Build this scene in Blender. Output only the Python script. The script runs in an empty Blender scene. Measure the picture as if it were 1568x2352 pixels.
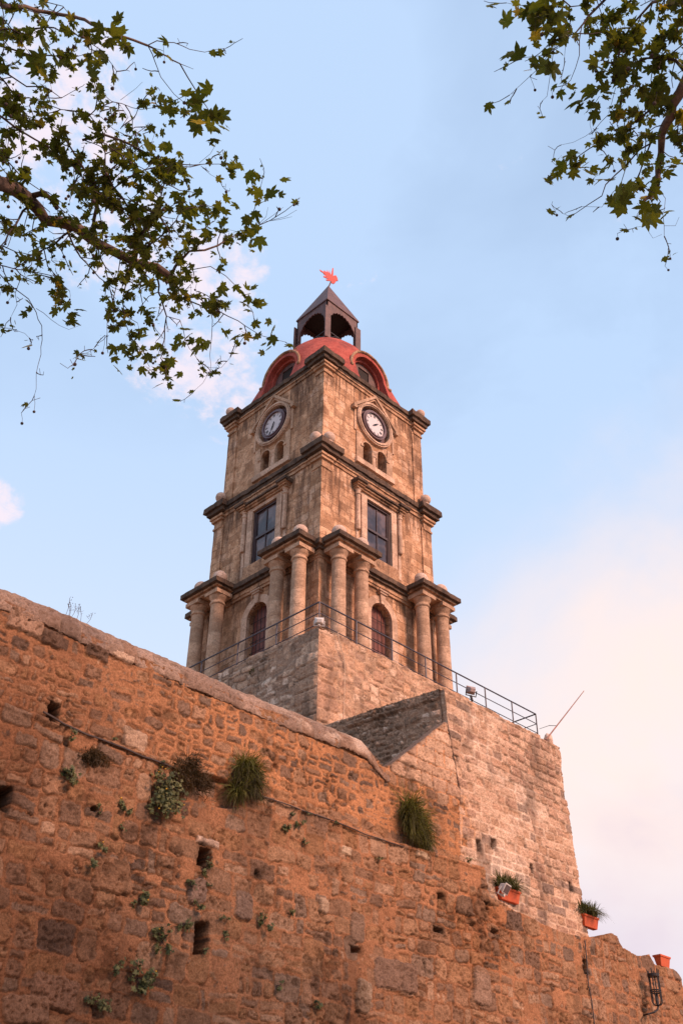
import bpy, bmesh, math, random
import numpy as np
from mathutils import Vector, Matrix, noise as mnoise
R = math.radians
scene = bpy.context.scene
col = scene.collection
# ------------------------------------------------------------------ camera
CAM = Vector((-24.709, -25.762, 1.6))
RT = Vector((0.70195957, -0.71215966, 0.00902134))
UP = Vector((-0.42042118, -0.40410885, 0.81236818))
FW = Vector((0.57489024, 0.57404238, 0.58307508))
cd = bpy.data.cameras.new('camera'); cam = bpy.data.objects.new('camera', cd); col.objects.link(cam)
cd.sensor_fit = 'VERTICAL'; cd.sensor_height = 36; cd.lens = 4200 / 4096 * 36
cd.clip_start = 0.1; cd.clip_end = 5000
M3 = Matrix((RT, UP, -FW)).transposed()
cam.matrix_world = Matrix.Translation(CAM) @ M3.to_4x4()
scene.camera = cam
FPX = 4200 / 4096 * 2352            # focal length in the pixels of a 1568x2352 view of the place
def ray(x, y):
    return (FW * FPX + RT * (x - 784) - UP * (y - 1176)).normalized()
def at(x, y, dist):
    return CAM + ray(x, y) * dist
def on(x, y, axis, val):
    d = ray(x, y); t = (val - CAM[axis]) / d[axis]
    return CAM + d * t
# ------------------------------------------------------------------ light
SUN_EL = 33.0
SUN_DIR = Vector((0.16, -0.98, math.tan(R(SUN_EL)))).normalized()   # towards the sun
sd = bpy.data.lights.new('sun', 'SUN'); sd.energy = 3.9; sd.angle = R(16); sd.color = (1.0, 0.60, 0.43)
sun = bpy.data.objects.new('sun', sd); col.objects.link(sun)
sun.rotation_euler = SUN_DIR.to_track_quat('Z', 'Y').to_euler(); sun.location = (-30, -60, 60)
scene.view_settings.view_transform = 'Standard'; scene.view_settings.look = 'None'
scene.view_settings.exposure = 0.38; scene.view_settings.gamma = 1.0
scene.cycles.max_bounces = 6

class NT:
    """small node helper"""
    def __init__(s, tree): s.t = tree; s.n = tree.nodes; s.l = tree.links
    def node(s, typ, **kw):
        n = s.n.new(typ)
        for k, v in kw.items(): setattr(n, k, v)
        return n
    def link(s, a, b): s.l.new(a, b)
    def val(s, sock, v):
        if isinstance(v, bpy.types.NodeSocket): s.link(v, sock)
        else: sock.default_value = v
    def math(s, op, a, b=0.0, clamp=False):
        n = s.node('ShaderNodeMath', operation=op, use_clamp=clamp); s.val(n.inputs[0], a); s.val(n.inputs[1], b); return n.outputs[0]
    def noise(s, vec, scale, detail=5, rough=0.6, dist=0.0, lac=2.0):
        n = s.node('ShaderNodeTexNoise'); s.link(vec, n.inputs['Vector'])
        n.inputs['Scale'].default_value = scale; n.inputs['Detail'].default_value = detail
        n.inputs['Roughness'].default_value = rough; n.inputs['Distortion'].default_value = dist
        return n.outputs['Fac']
    def ramp(s, fac, a, b, lo=0.0, hi=1.0):
        n = s.node('ShaderNodeMapRange', interpolation_type='SMOOTHSTEP'); s.val(n.inputs['Value'], fac)
        n.inputs['From Min'].default_value = a; n.inputs['From Max'].default_value = b
        n.inputs['To Min'].default_value = lo; n.inputs['To Max'].default_value = hi
        return n.outputs['Result']
    def mix(s, f, a, b, blend='MIX'):
        n = s.node('ShaderNodeMix', data_type='RGBA', blend_type=blend)
        s.val(n.inputs['Factor'], f)
        for sock, v in ((n.inputs['A'], a), (n.inputs['B'], b)):
            if isinstance(v, (tuple, list)): sock.default_value = (*v[:3], 1)
            else: s.link(v, sock)
        return n.outputs['Result']
    def mapping(s, vec, scale):
        n = s.node('ShaderNodeVectorMath', operation='MULTIPLY'); s.link(vec, n.inputs[0]); n.inputs[1].default_value = scale
        return n.outputs[0]
    def bump(s, h, strength, dist, normal=None):
        n = s.node('ShaderNodeBump'); s.link(h, n.inputs['Height']); n.inputs['Strength'].default_value = strength
        n.inputs['Distance'].default_value = dist
        if normal: s.link(normal, n.inputs['Normal'])
        return n.outputs[0]

world = bpy.data.worlds.new('World'); scene.world = world; world.use_nodes = True
def build_world():
    t = NT(world.node_tree); t.n.clear()
    out = t.node('ShaderNodeOutputWorld')
    sky = t.node('ShaderNodeTexSky', sky_type='NISHITA'); sky.sun_disc = False
    sky.sun_elevation = R(SUN_EL); sky.sun_rotation = math.atan2(SUN_DIR.x, SUN_DIR.y)
    sky.air_density = 1.0; sky.dust_density = 1.6; sky.ozone_density = 1.6
    bg1 = t.node('ShaderNodeBackground'); t.link(sky.outputs[0], bg1.inputs[0]); bg1.inputs[1].default_value = SKY_STR
    co = t.node('ShaderNodeTexCoord').outputs['Generated']
    def dot(px, py):
        d = ray(px, py)
        n = t.node('ShaderNodeVectorMath', operation='DOT_PRODUCT'); t.link(co, n.inputs[0]); n.inputs[1].default_value = d
        return n.outputs['Value']
    def blob(px, py, r0, r1, gain=1.0):     # angular radii in degrees: full inside r0, nothing past r1
        return t.math('MULTIPLY', t.ramp(dot(px, py), math.cos(R(r1)), math.cos(R(r0))), gain)
    # veil: thin high cloud of soft streaks
    st = t.mapping(co, (1.0, 1.0, 2.6))
    n1 = t.noise(st, 1.6, 5, 0.55, 0.4)
    n2 = t.noise(co, 5.0, 6, 0.6, 0.3)
    veil = t.math('ADD', t.ramp(n1, 0.36, 0.72, 0.0, 0.18), t.ramp(n2, 0.45, 0.75, 0.0, 0.12))
    veil = t.math('ADD', veil, blob(420, 120, 3, 15, 0.30))
    zc = t.node('ShaderNodeSeparateXYZ'); t.link(co, zc.inputs[0])
    veil = t.math('ADD', veil, t.ramp(zc.outputs[2], .78, .30, 0, .75))
    veil = t.math('ADD', veil, VEIL0)
    # warm bank of cloud low on the right
    wob = t.math('MULTIPLY', t.math('SUBTRACT', t.noise(co, 3.2, 6, 0.55, 0.3), 0.5), 0.10)
    d2 = t.math('ADD', dot(1660, 1780), wob)
    bank = t.ramp(d2, math.cos(R(21)), math.cos(R(2)))
    low = t.math('ADD', dot(1600, 2420), wob)
    haze = t.ramp(low, math.cos(R(15)), math.cos(R(3)), 0, 1.0)
    # small bright puffs
    pn = t.math('ADD', t.math('MULTIPLY', t.noise(t.mapping(co, (1, 1, 1.5)), 8.0, 8, 0.62, 0.15), .55), t.math('MULTIPLY', t.noise(t.mapping(co, (1, 1, 1.4)), 34.0, 7, 0.62, 0.3), .62))
    def puff(px, py, r, thr=0.44):
        m = t.math('MULTIPLY', t.math('SUBTRACT', blob(px, py, 0.05, r), 1.0), 1.3)
        v = t.math('ADD', t.math('MULTIPLY', t.math('SUBTRACT', pn, 0.60), 11.0), t.math('MULTIPLY', m, 1.9))
        return t.ramp(v, -1.1, 1.0)
    ps = None
    for a in ((470, 870, 4.6), (580, 905, 2.6), (380, 850, 3.2), (500, 660, 4.4), (540, 780, 2.6), (270, 520, 5.0), (110, 250, 7.0), (0, 1150, 1.9)):
        p = puff(*a); ps = p if ps is None else t.math('MAXIMUM', ps, p)
    def em(c, s):
        b = t.node('ShaderNodeBackground'); b.inputs[0].default_value = (*c, 1); b.inputs[1].default_value = s; return b.outputs[0]
    def mx(f, a, b):
        m = t.node('ShaderNodeMixShader'); t.val(m.inputs[0], f); t.link(a, m.inputs[1]); t.link(b, m.inputs[2]); return m.outputs[0]
    s = mx(t.math('MINIMUM', veil, 0.9), bg1.outputs[0], em((0.455, 0.60, 0.82), 1.0))
    s = mx(t.ramp(zc.outputs[2], .70, .30, 0, .62), s, em((0.66, 0.70, 0.80), 1.0))
    s = mx(t.math('MULTIPLY', bank, t.ramp(n2, .30, .55, .72, .95)), s, em((0.86, 0.69, 0.62), 1.0))
    s = mx(t.math('MULTIPLY', haze, .85), s, em((0.56, 0.50, 0.62), 1.0))
    s = mx(t.math('MULTIPLY', ps, 0.80), s, em((0.80, 0.68, 0.73), 1.0))
    t.link(s, out.inputs[0])
SKY_STR = 0.15; VEIL0 = 0.68
build_world()

# ------------------------------------------------------------------ object helpers
def tag(o, label=None, cat=None, group=None, kind=None):
    if label: o['label'] = label
    if cat: o['category'] = cat
    if group: o['group'] = group
    if kind: o['kind'] = kind
    return o
def thing(name, loc, label, cat, group=None):
    o = bpy.data.objects.new(name, None); col.objects.link(o); o.location = loc
    o.empty_display_size = 0.3
    return tag(o, label, cat, group)
def wloc(o):
    v = Vector((0, 0, 0))
    while o is not None: v = v + o.location; o = o.parent
    return v
def mesh_from(name, V, F, mat, parent=None, smooth=False, origin=None):
    """V world coordinates; origin = where the object's own origin lies"""
    V = np.asarray(V, dtype=np.float64)
    po = wloc(parent) if parent else Vector((0, 0, 0))
    og = Vector(origin) if origin is not None else (po if parent else Vector((0, 0, 0)))
    me = bpy.data.meshes.new(name)
    me.from_pydata((V - np.array(og)).tolist(), [], F)
    me.update()
    if smooth: me.polygons.foreach_set('use_smooth', [True] * len(me.polygons))
    if isinstance(mat, (list, tuple)):
        for m in mat: me.materials.append(m)
    else: me.materials.append(mat)
    o = bpy.data.objects.new(name, me); col.objects.link(o)
    if parent: o.parent = parent
    o.location = og - po
    return o
class MB:
    def __init__(s, xf=None): s.V = []; s.F = []; s.xf = xf; s.sm = False
    def add(s, V, F):
        n = len(s.V)
        s.V += [tuple(s.xf(*v)) if s.xf else tuple(v) for v in V]
        s.F += [tuple(i + n for i in f) for f in F]
    def box(s, x0, x1, y0, y1, z0, z1, seg=None, taper=None):
        """box; with seg it is subdivided so that it can be roughened"""
        def cuts(a, b): return max(1, int(round(abs(b - a) / seg))) if seg else 1
        nx, ny, nz = cuts(x0, x1), cuts(y0, y1), cuts(z0, z1)
        idx = {}; V = []; F = []
        def vid(i, j, k):
            key = (i, j, k)
            if key not in idx:
                idx[key] = len(V)
                V.append((x0 + (x1 - x0) * i / nx, y0 + (y1 - y0) * j / ny, z0 + (z1 - z0) * k / nz))
            return idx[key]
        for i in range(nx):
            for j in range(ny):
                F.append((vid(i, j, 0), vid(i, j + 1, 0), vid(i + 1, j + 1, 0), vid(i + 1, j, 0)))
                F.append((vid(i, j, nz), vid(i + 1, j, nz), vid(i + 1, j + 1, nz), vid(i, j + 1, nz)))
        for i in range(nx):
            for k in range(nz):
                F.append((vid(i, 0, k), vid(i + 1, 0, k), vid(i + 1, 0, k + 1), vid(i, 0, k + 1)))
                F.append((vid(i, ny, k), vid(i, ny, k + 1), vid(i + 1, ny, k + 1), vid(i + 1, ny, k)))
        for j in range(ny):
            for k in range(nz):
                F.append((vid(0, j, k), vid(0, j, k + 1), vid(0, j + 1, k + 1), vid(0, j + 1, k)))
                F.append((vid(nx, j, k), vid(nx, j + 1, k), vid(nx, j + 1, k + 1), vid(nx, j, k + 1)))
        s.add(V, F)
    def prism(s, pts, y0, y1):
        """polygon pts (x, z) extruded from y0 to y1"""
        n = len(pts)
        V = [(p[0], y0, p[1]) for p in pts] + [(p[0], y1, p[1]) for p in pts]
        F = [tuple(range(n)), tuple(range(2 * n - 1, n - 1, -1))]
        F += [(i, (i + 1) % n + 0, (i + 1) % n + n, i + n) for i in range(n)]
        s.add(V, F)
    def band(s, pin, pout, y0, y1, closed=False):
        """solid between two polylines (x, z) of equal length, from y0 to y1"""
        n = len(pin); V = []
        for p, q in zip(pin, pout): V += [(p[0], y0, p[1]), (q[0], y0, q[1]), (q[0], y1, q[1]), (p[0], y1, p[1])]
        F = []
        for i in range(n if closed else n - 1):
            a = 4 * i; b = 4 * ((i + 1) % n)
            for k in range(4): F.append((a + k, b + k, b + (k + 1) % 4, a + (k + 1) % 4))
        if not closed: F += [(0, 1, 2, 3), (4 * n - 1, 4 * n - 2, 4 * n - 3, 4 * n - 4)]
        s.add(V, F)
    def lathe(s, prof, c=(0, 0), n=24, square=False):
        V = []; F = []; m = len(prof)
        for r, z in prof:
            for i in range(n):
                a = 2 * math.pi * i / n
                V.append((c[0] + r * math.cos(a), c[1] + r * math.sin(a), z))
        for j in range(m - 1):
            for i in range(n):
                F.append((j * n + i, j * n + (i + 1) % n, (j + 1) * n + (i + 1) % n, (j + 1) * n + i))
        F.append(tuple(range(n - 1, -1, -1))); F.append(tuple((m - 1) * n + i for i in range(n)))
        s.add(V, F)
    def tube(s, pts, rad, n=8, cap=True):
        pts = [Vector(p) for p in pts]
        rads = rad if isinstance(rad, (list, tuple)) else [rad] * len(pts)
        V = []; F = []
        t0 = (pts[1] - pts[0]).normalized()
        nrm = t0.orthogonal().normalized()
        for i, p in enumerate(pts):
            if i == 0: t = t0
            elif i == len(pts) - 1: t = (pts[i] - pts[i - 1]).normalized()
            else: t = (pts[i + 1] - pts[i - 1]).normalized()
            nrm = (nrm - t * nrm.dot(t))
            nrm = nrm.normalized() if nrm.length > 1e-6 else t.orthogonal().normalized()
            b = t.cross(nrm)
            for k in range(n):
                a = 2 * math.pi * k / n
                V.append(tuple(p + (nrm * math.cos(a) + b * math.sin(a)) * rads[i]))
        for i in range(len(pts) - 1):
            for k in range(n):
                F.append((i * n + k, i * n + (k + 1) % n, (i + 1) * n + (k + 1) % n, (i + 1) * n + k))
        if cap:
            F.append(tuple(range(n - 1, -1, -1))); F.append(tuple((len(pts) - 1) * n + k for k in range(n)))
        s.add(V, F)
    def ball(s, c, r, n=16, m=10, squash=1.0):
        V = [(c[0], c[1], c[2] - r * squash)]; F = []
        for j in range(1, m):
            a = math.pi * j / m
            for i in range(n):
                b = 2 * math.pi * i / n
                V.append((c[0] + r * math.sin(a) * math.cos(b), c[1] + r * math.sin(a) * math.sin(b), c[2] - r * squash * math.cos(a)))
        V.append((c[0], c[1], c[2] + r * squash)); L = len(V) - 1
        for i in range(n):
            F.append((0, 1 + (i + 1) % n, 1 + i)); F.append((L, L - n + i, L - n + (i + 1) % n))
        for j in range(m - 2):
            for i in range(n):
                F.append((1 + j * n + i, 1 + j * n + (i + 1) % n, 1 + (j + 1) * n + (i + 1) % n, 1 + (j + 1) * n + i))
        s.add(V, F)
    def roughen(s, amp, cell):
        for i, v in enumerate(s.V):
            q = Vector(v)
            d = mnoise.noise_vector(q / cell) * amp + mnoise.noise_vector(q / (cell * .3)) * amp * .45
            s.V[i] = tuple(q + d)
    def build(s, name, mat, parent=None, smooth=False, rough=None, origin=None):
        if rough: s.roughen(*rough)
        return mesh_from(name, s.V, s.F, mat, parent, smooth, origin)
def bevel(o, w, seg=2):
    m = o.modifiers.new('bevel', 'BEVEL'); m.width = w; m.segments = seg; m.limit_method = 'ANGLE'; m.angle_limit = R(40)
def face_xf(k):
    """(s, d, z) on face k: s runs left to right seen from outside, d outwards from the tower axis"""
    return {0: lambda s, d, z: (s, -d, z), 1: lambda s, d, z: (-d, -s, z),
            2: lambda s, d, z: (-s, d, z), 3: lambda s, d, z: (d, s, z)}[k]
def copy_of(o, parent, loc=None, rotz=None):
    c = o.copy(); col.objects.link(c); c.parent = parent
    if loc is not None: c.location = loc
    if rotz is not None: c.rotation_euler = (0, 0, rotz)
    return c
def boolean_cut(o, cutters):
    for c in cutters:
        m = o.modifiers.new('cut', 'BOOLEAN'); m.operation = 'DIFFERENCE'; m.solver = 'EXACT'; m.object = c
    bpy.context.view_layer.update()
    dg = bpy.context.evaluated_depsgraph_get()
    me = bpy.data.meshes.new_from_object(o.evaluated_get(dg))
    o.modifiers.clear(); o.data = me
    for c in cutters:
        d = c.data; bpy.data.objects.remove(c); bpy.data.meshes.remove(d)

# ------------------------------------------------------------------ materials
def new_mat(name):
    m = bpy.data.materials.new(name); m.use_nodes = True
    t = NT(m.node_tree); b = t.n['Principled BSDF']
    return m, t, b
def plain(name, c, rough=0.6, metal=0.0, var=0.15, scale=8.0, bump=0.0):
    m, t, b = new_mat(name)
    pos = t.node('ShaderNodeNewGeometry').outputs['Position']
    f = t.noise(pos, scale, 5, 0.65)
    t.link(t.mix(t.ramp(f, .3, .7), tuple(x * (1 - var) for x in c), tuple(min(1, x * (1 + var)) for x in c)), b.inputs['Base Color'])
    b.inputs['Roughness'].default_value = rough; b.inputs['Metallic'].default_value = metal
    if bump: t.link(t.bump(t.noise(pos, scale * 4, 4, .7), bump, 0.01), b.inputs['Normal'])
    return m
def stone(name, c1, c2, stain, brick=(0.85, 0.36), stain_amt=0.5, joints=True, dark_top=0.0, bump=0.6, jointcol=None, pits=1.0, hi=None, drips=()):
    """weathered ashlar: coursed blocks of slightly different colour, patches, streaks, pits"""
    m, t, b = new_mat(name)
    geo = t.node('ShaderNodeNewGeometry'); pos = geo.outputs['Position']
    sep = t.node('ShaderNodeSeparateXYZ'); t.link(pos, sep.inputs[0])
    u = t.math('SUBTRACT', sep.outputs[0], sep.outputs[1])
    wz = t.math('MULTIPLY', t.math('SUBTRACT', t.noise(pos, 2.3, 4, .65), .5), .16)
    cmb = t.node('ShaderNodeCombineXYZ'); t.link(t.math('ADD', u, wz), cmb.inputs[0]); t.link(t.math('ADD', sep.outputs[2], wz), cmb.inputs[1])
    br = t.node('ShaderNodeTexBrick'); t.link(cmb.outputs[0], br.inputs['Vector'])
    br.inputs['Color1'].default_value = (0, 0, 0, 1); br.inputs['Color2'].default_value = (1, 1, 1, 1); br.inputs['Mortar'].default_value = (.5, .5, .5, 1)
    br.inputs['Scale'].default_value = 1; br.inputs['Brick Width'].default_value = brick[0]; br.inputs['Row Height'].default_value = brick[1]
    br.inputs['Mortar Size'].default_value = 0.018; br.inputs['Mortar Smooth'].default_value = 0.6; br.inputs['Bias'].default_value = 0.0
    br.squash = 0.75; br.squash_frequency = 3; br.offset_frequency = 2
    big = t.noise(pos, 0.55, 4, .6, .3); mid = t.noise(pos, 2.3, 6, .68, .3); fine = t.noise(pos, 17, 5, .72)
    bv = t.node('ShaderNodeSeparateColor'); t.link(br.outputs['Color'], bv.inputs[0])
    c = t.mix(t.ramp(mid, .36, .62), c1, c2)
    dk = tuple(x * .60 for x in c1)
    if joints: c = t.mix(t.ramp(bv.outputs[0], .45, 1.0, 0, .75), c, dk)
    if hi: c = t.mix(t.math('MULTIPLY', t.ramp(bv.outputs[0], .22, 0.0, 0, .75) if joints else 0.3, t.ramp(mid, .35, .6)), c, hi)
    c = t.mix(t.ramp(fine, .42, .68, 0, .6), c, tuple(x * .50 for x in c1))
    c = t.mix(t.ramp(t.noise(pos, 5.5, 5, .7, .5), .53, .64, 0, .5), c, tuple(x * .45 for x in c1))
    c = t.mix(t.ramp(t.noise(pos, 9, 4, .6), .58, .74, 0, .45), c, tuple(min(.9, x * 1.35) for x in c2))
    # stains: blotches and vertical runs
    runs = t.noise(t.mapping(pos, (2.6, 2.6, .33)), 1.0, 5, .65)
    sm = t.math('MULTIPLY', t.ramp(t.math('ADD', t.math('MULTIPLY', runs, .6), t.math('MULTIPLY', big, .4)), .47, .66), stain_amt)
    sm = t.math('MULTIPLY', sm, t.ramp(fine, .2, .6, .5, 1))
    c = t.mix(sm, c, stain)
    for z0_, z1_ in drips:       # rain streaks hanging under the ledges
        k1 = t.math('MULTIPLY', t.ramp(sep.outputs[2], z0_, z1_), t.math('LESS_THAN', sep.outputs[2], z1_ + .5))
        dn = t.noise(t.mapping(pos, (5.5, 5.5, .55)), 1.0, 6, .7)
        v_ = t.ramp(t.math('ADD', dn, t.math('MULTIPLY', k1, .16)), .60, .72, 0, .8)
        c = t.mix(t.math('MULTIPLY', v_, k1), c, stain)
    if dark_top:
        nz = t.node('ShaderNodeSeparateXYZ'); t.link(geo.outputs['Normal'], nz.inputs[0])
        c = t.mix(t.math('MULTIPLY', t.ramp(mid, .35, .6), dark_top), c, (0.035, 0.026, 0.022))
    if joints:
        jf = t.math('MULTIPLY', br.outputs['Fac'], t.ramp(t.noise(pos, 1.1, 3, .6), .42, .62, .0, .6))
        c = t.mix(jf, c, jointcol or tuple(x * .45 for x in c1))
    t.link(c, b.inputs['Base Color']); b.inputs['Roughness'].default_value = 0.93
    b.inputs['Specular IOR Level'].default_value = 0.15
    vor = t.node('ShaderNodeTexVoronoi'); t.link(pos, vor.inputs['Vector']); vor.inputs['Scale'].default_value = 9
    pit = t.math('MULTIPLY', t.ramp(vor.outputs['Distance'], 0.0, .35, -1, 0), .5 * pits)
    h = t.math('ADD', t.math('MULTIPLY', fine, .9), pit)
    h = t.math('ADD', h, t.math('MULTIPLY', mid, 1.6))
    if joints: h = t.math('SUBTRACT', h, t.math('MULTIPLY', br.outputs['Fac'], .8))
    t.link(t.bump(h, bump, .035), b.inputs['Normal'])
    return m
TAN1, TAN2 = (0.49, 0.256, 0.140), (0.76, 0.455, 0.282)
M = {}
M['tower'] = stone('tower ashlar', TAN1, TAN2, (0.115, 0.062, 0.040), brick=(.62, .33), stain_amt=.95, hi=(0.74, .50, .36), bump=.9, drips=((29.3, 31.3), (24.4, 26.5), (20.2, 22.2)))
M['trim'] = stone('pale trim stone', (0.56, .36, .25), (0.70, .48, .35), (0.25, .15, .10), brick=(.6, .5), stain_amt=.4, bump=.45)
M['column'] = stone('column stone', (0.46, .28, .18), (0.62, .40, .27), (0.20, .12, .08), brick=(30, .62), stain_amt=.45, bump=.5)
M['cornice'] = stone('cornice stone', (0.34, .185, .108), (0.56, .33, .20), (0.04, .028, .022), joints=False, stain_amt=.95, bump=.5)
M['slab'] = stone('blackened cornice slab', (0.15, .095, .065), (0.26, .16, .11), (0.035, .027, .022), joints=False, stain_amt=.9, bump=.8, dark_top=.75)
M['ball'] = stone('ball stone', (0.56, .38, .29), (0.66, .47, .37), (0.24, .14, .10), joints=False, stain_amt=.5, bump=.25, pits=.4)
M['dome'] = stone('red dome plaster', (0.37, .075, .056), (0.48, .115, .085), (0.16, .045, .04), joints=False, stain_amt=.8, bump=.22, pits=.2)
M['terrace'] = stone('rough terrace masonry', (0.40, .245, .155), (0.56, .36, .245), (0.10, .072, .055), brick=(.55, .30), stain_amt=.85, bump=1.0, hi=(.68, .47, .34))
M['wood'] = plain('dark painted wood', (0.085, 0.035, 0.035), .6, 0, .3, 6, .3)
M['doorwood'] = plain('brown door wood', (0.16, 0.045, 0.032), .6, 0, .3, 5, .3)
M['lantern'] = plain('brown lantern boards', (0.105, 0.050, 0.044), .65, 0, .35, 4, .3)
M['winframe'] = plain('window frame', (0.045, 0.022, 0.022), .45, 0, .2, 5)
M['rail'] = plain('grey rail paint', (0.06, 0.05, 0.062), .5, .2, .25, 9)
M['iron'] = plain('black iron', (0.02, 0.013, 0.013), .55, .3, .3, 9)
M['dark'] = plain('dark interior', (0.02, 0.012, 0.010), .9)
M['white'] = plain('white dial', (0.56, 0.49, 0.49), .5, 0, .05, 3)
M['ink'] = plain('black numerals', (0.03, 0.03, 0.035), .5)
M['cock'] = plain('red sheet metal', (0.80, 0.13, 0.09), .5, 0, .1, 5)
M['terracotta'] = plain('terracotta', (0.50, 0.085, 0.022), .7, 0, .12, 12, .2)
M['whiteplastic'] = plain('white enamel', (0.62, 0.55, 0.50), .45, 0, .08, 6)
M['greymetal'] = plain('weathered grey metal', (0.30, 0.21, 0.19), .55, .1, .3, 12, .3)
M['rope'] = plain('pale cord', (0.52, 0.36, 0.25), .8)
M['cable'] = plain('dark cable', (0.05, 0.03, 0.025), .6)
M['pole'] = plain('rusty pole', (0.28, 0.11, 0.07), .6, .1, .3, 6)
m, t, b = new_mat('window glass'); b.inputs['Base Color'].default_value = (.06, .045, .05, 1); b.inputs['Roughness'].default_value = .12
b.inputs['Specular IOR Level'].default_value = .45; M['glass'] = m
gp_ = t.node('ShaderNodeNewGeometry').outputs['Position']; t.link(t.bump(t.noise(gp_, 2.2, 2, .5), .35, .12), b.inputs['Normal'])
t.link(t.mix(t.ramp(t.noise(gp_, 1.1, 3, .6), .35, .65), (.035, .025, .03), (.15, .10, .095)), b.inputs['Base Color'])
m, t, b = new_mat('copper ring'); b.inputs['Base Color'].default_value = (.11, .055, .06, 1); b.inputs['Roughness'].default_value = .5; M['ring'] = m

def leafmat(name, ca, cb, trans=0.4, yellow=None):
    m, t, b = new_mat(name)
    at_ = t.node('ShaderNodeAttribute', attribute_name='tint')
    c = t.mix(at_.outputs['Fac'], ca, cb)
    if yellow: c = t.mix(t.ramp(at_.outputs['Fac'], .94, .99), c, yellow)
    pos = t.node('ShaderNodeNewGeometry').outputs['Position']
    c = t.mix(t.ramp(t.noise(pos, 30, 3, .6), .3, .7, 0, .35), c, tuple(x * .6 for x in ca))
    t.link(c, b.inputs['Base Color']); b.inputs['Roughness'].default_value = .55; b.inputs['Specular IOR Level'].default_value = .3
    tr = t.node('ShaderNodeBsdfTranslucent')
    t.link(t.mix(1.0, c, (1.25, 1.25, .45), 'MULTIPLY'), tr.inputs[0])
    mx = t.node('ShaderNodeMixShader'); mx.inputs[0].default_value = trans
    t.link(b.outputs[0], mx.inputs[1]); t.link(tr.outputs[0], mx.inputs[2])
    t.link(mx.outputs[0], t.n['Material Output'].inputs[0])
    return m
M['leaf'] = leafmat('plane leaf', (.056, .068, .013), (.145, .155, .026), .45, (.36, .25, .035))
M['shrubleaf'] = leafmat('shrub leaf', (.045, .055, .02), (.20, .19, .07), .2)
M['grass'] = leafmat('tuft blades', (.045, .032, .012), (.20, .20, .040), .25)
M['brightgrass'] = leafmat('bright tuft blades', (.07, .06, .015), (.34, .33, .06), .3)
M['drygrass'] = leafmat('dry tuft blades', (.05, .03, .012), (.13, .075, .03), .2)
M['flower'] = plain('yellow flower', (.75, .40, .02), .6)
M['bark'] = stone('plane bark', (0.11, .075, .06), (0.24, .16, .125), (0.035, .025, .02), joints=False, stain_amt=.7, bump=.5)
M['twig'] = plain('twig bark', (0.05, 0.028, 0.024), .8, 0, .3, 20)

# ------------------------------------------------------------------ numpy masonry relief
def _hash(ix, iy, seed):
    n = (ix.astype(np.int64) * 374761393 + iy.astype(np.int64) * 668265263 + seed * 1442695041) & 0xffffffff
    n = ((n ^ (n >> 13)) * 1274126177) & 0xffffffff
    return ((n ^ (n >> 16)) & 0xffff) / 65535.0
def vnoise(x, y, seed):
    ix = np.floor(x); iy = np.floor(y); fx = x - ix; fy = y - iy
    fx = fx * fx * (3 - 2 * fx); fy = fy * fy * (3 - 2 * fy)
    a = _hash(ix, iy, seed); b = _hash(ix + 1, iy, seed); c = _hash(ix, iy + 1, seed); d = _hash(ix + 1, iy + 1, seed)
    return (a * (1 - fx) + b * fx) * (1 - fy) + (c * (1 - fx) + d * fx) * fy
def fbm(x, y, seed, oct=4, gain=.55):
    s = 0; a = 1; n = 0
    for i in range(oct):
        s = s + a * vnoise(x * 2 ** i, y * 2 ** i, seed + i * 17); n += a; a *= gain
    return s / n
def sstep(a, b, x):
    q = np.clip((x - a) / (b - a), 0, 1); return q * q * (3 - 2 * q)
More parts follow.
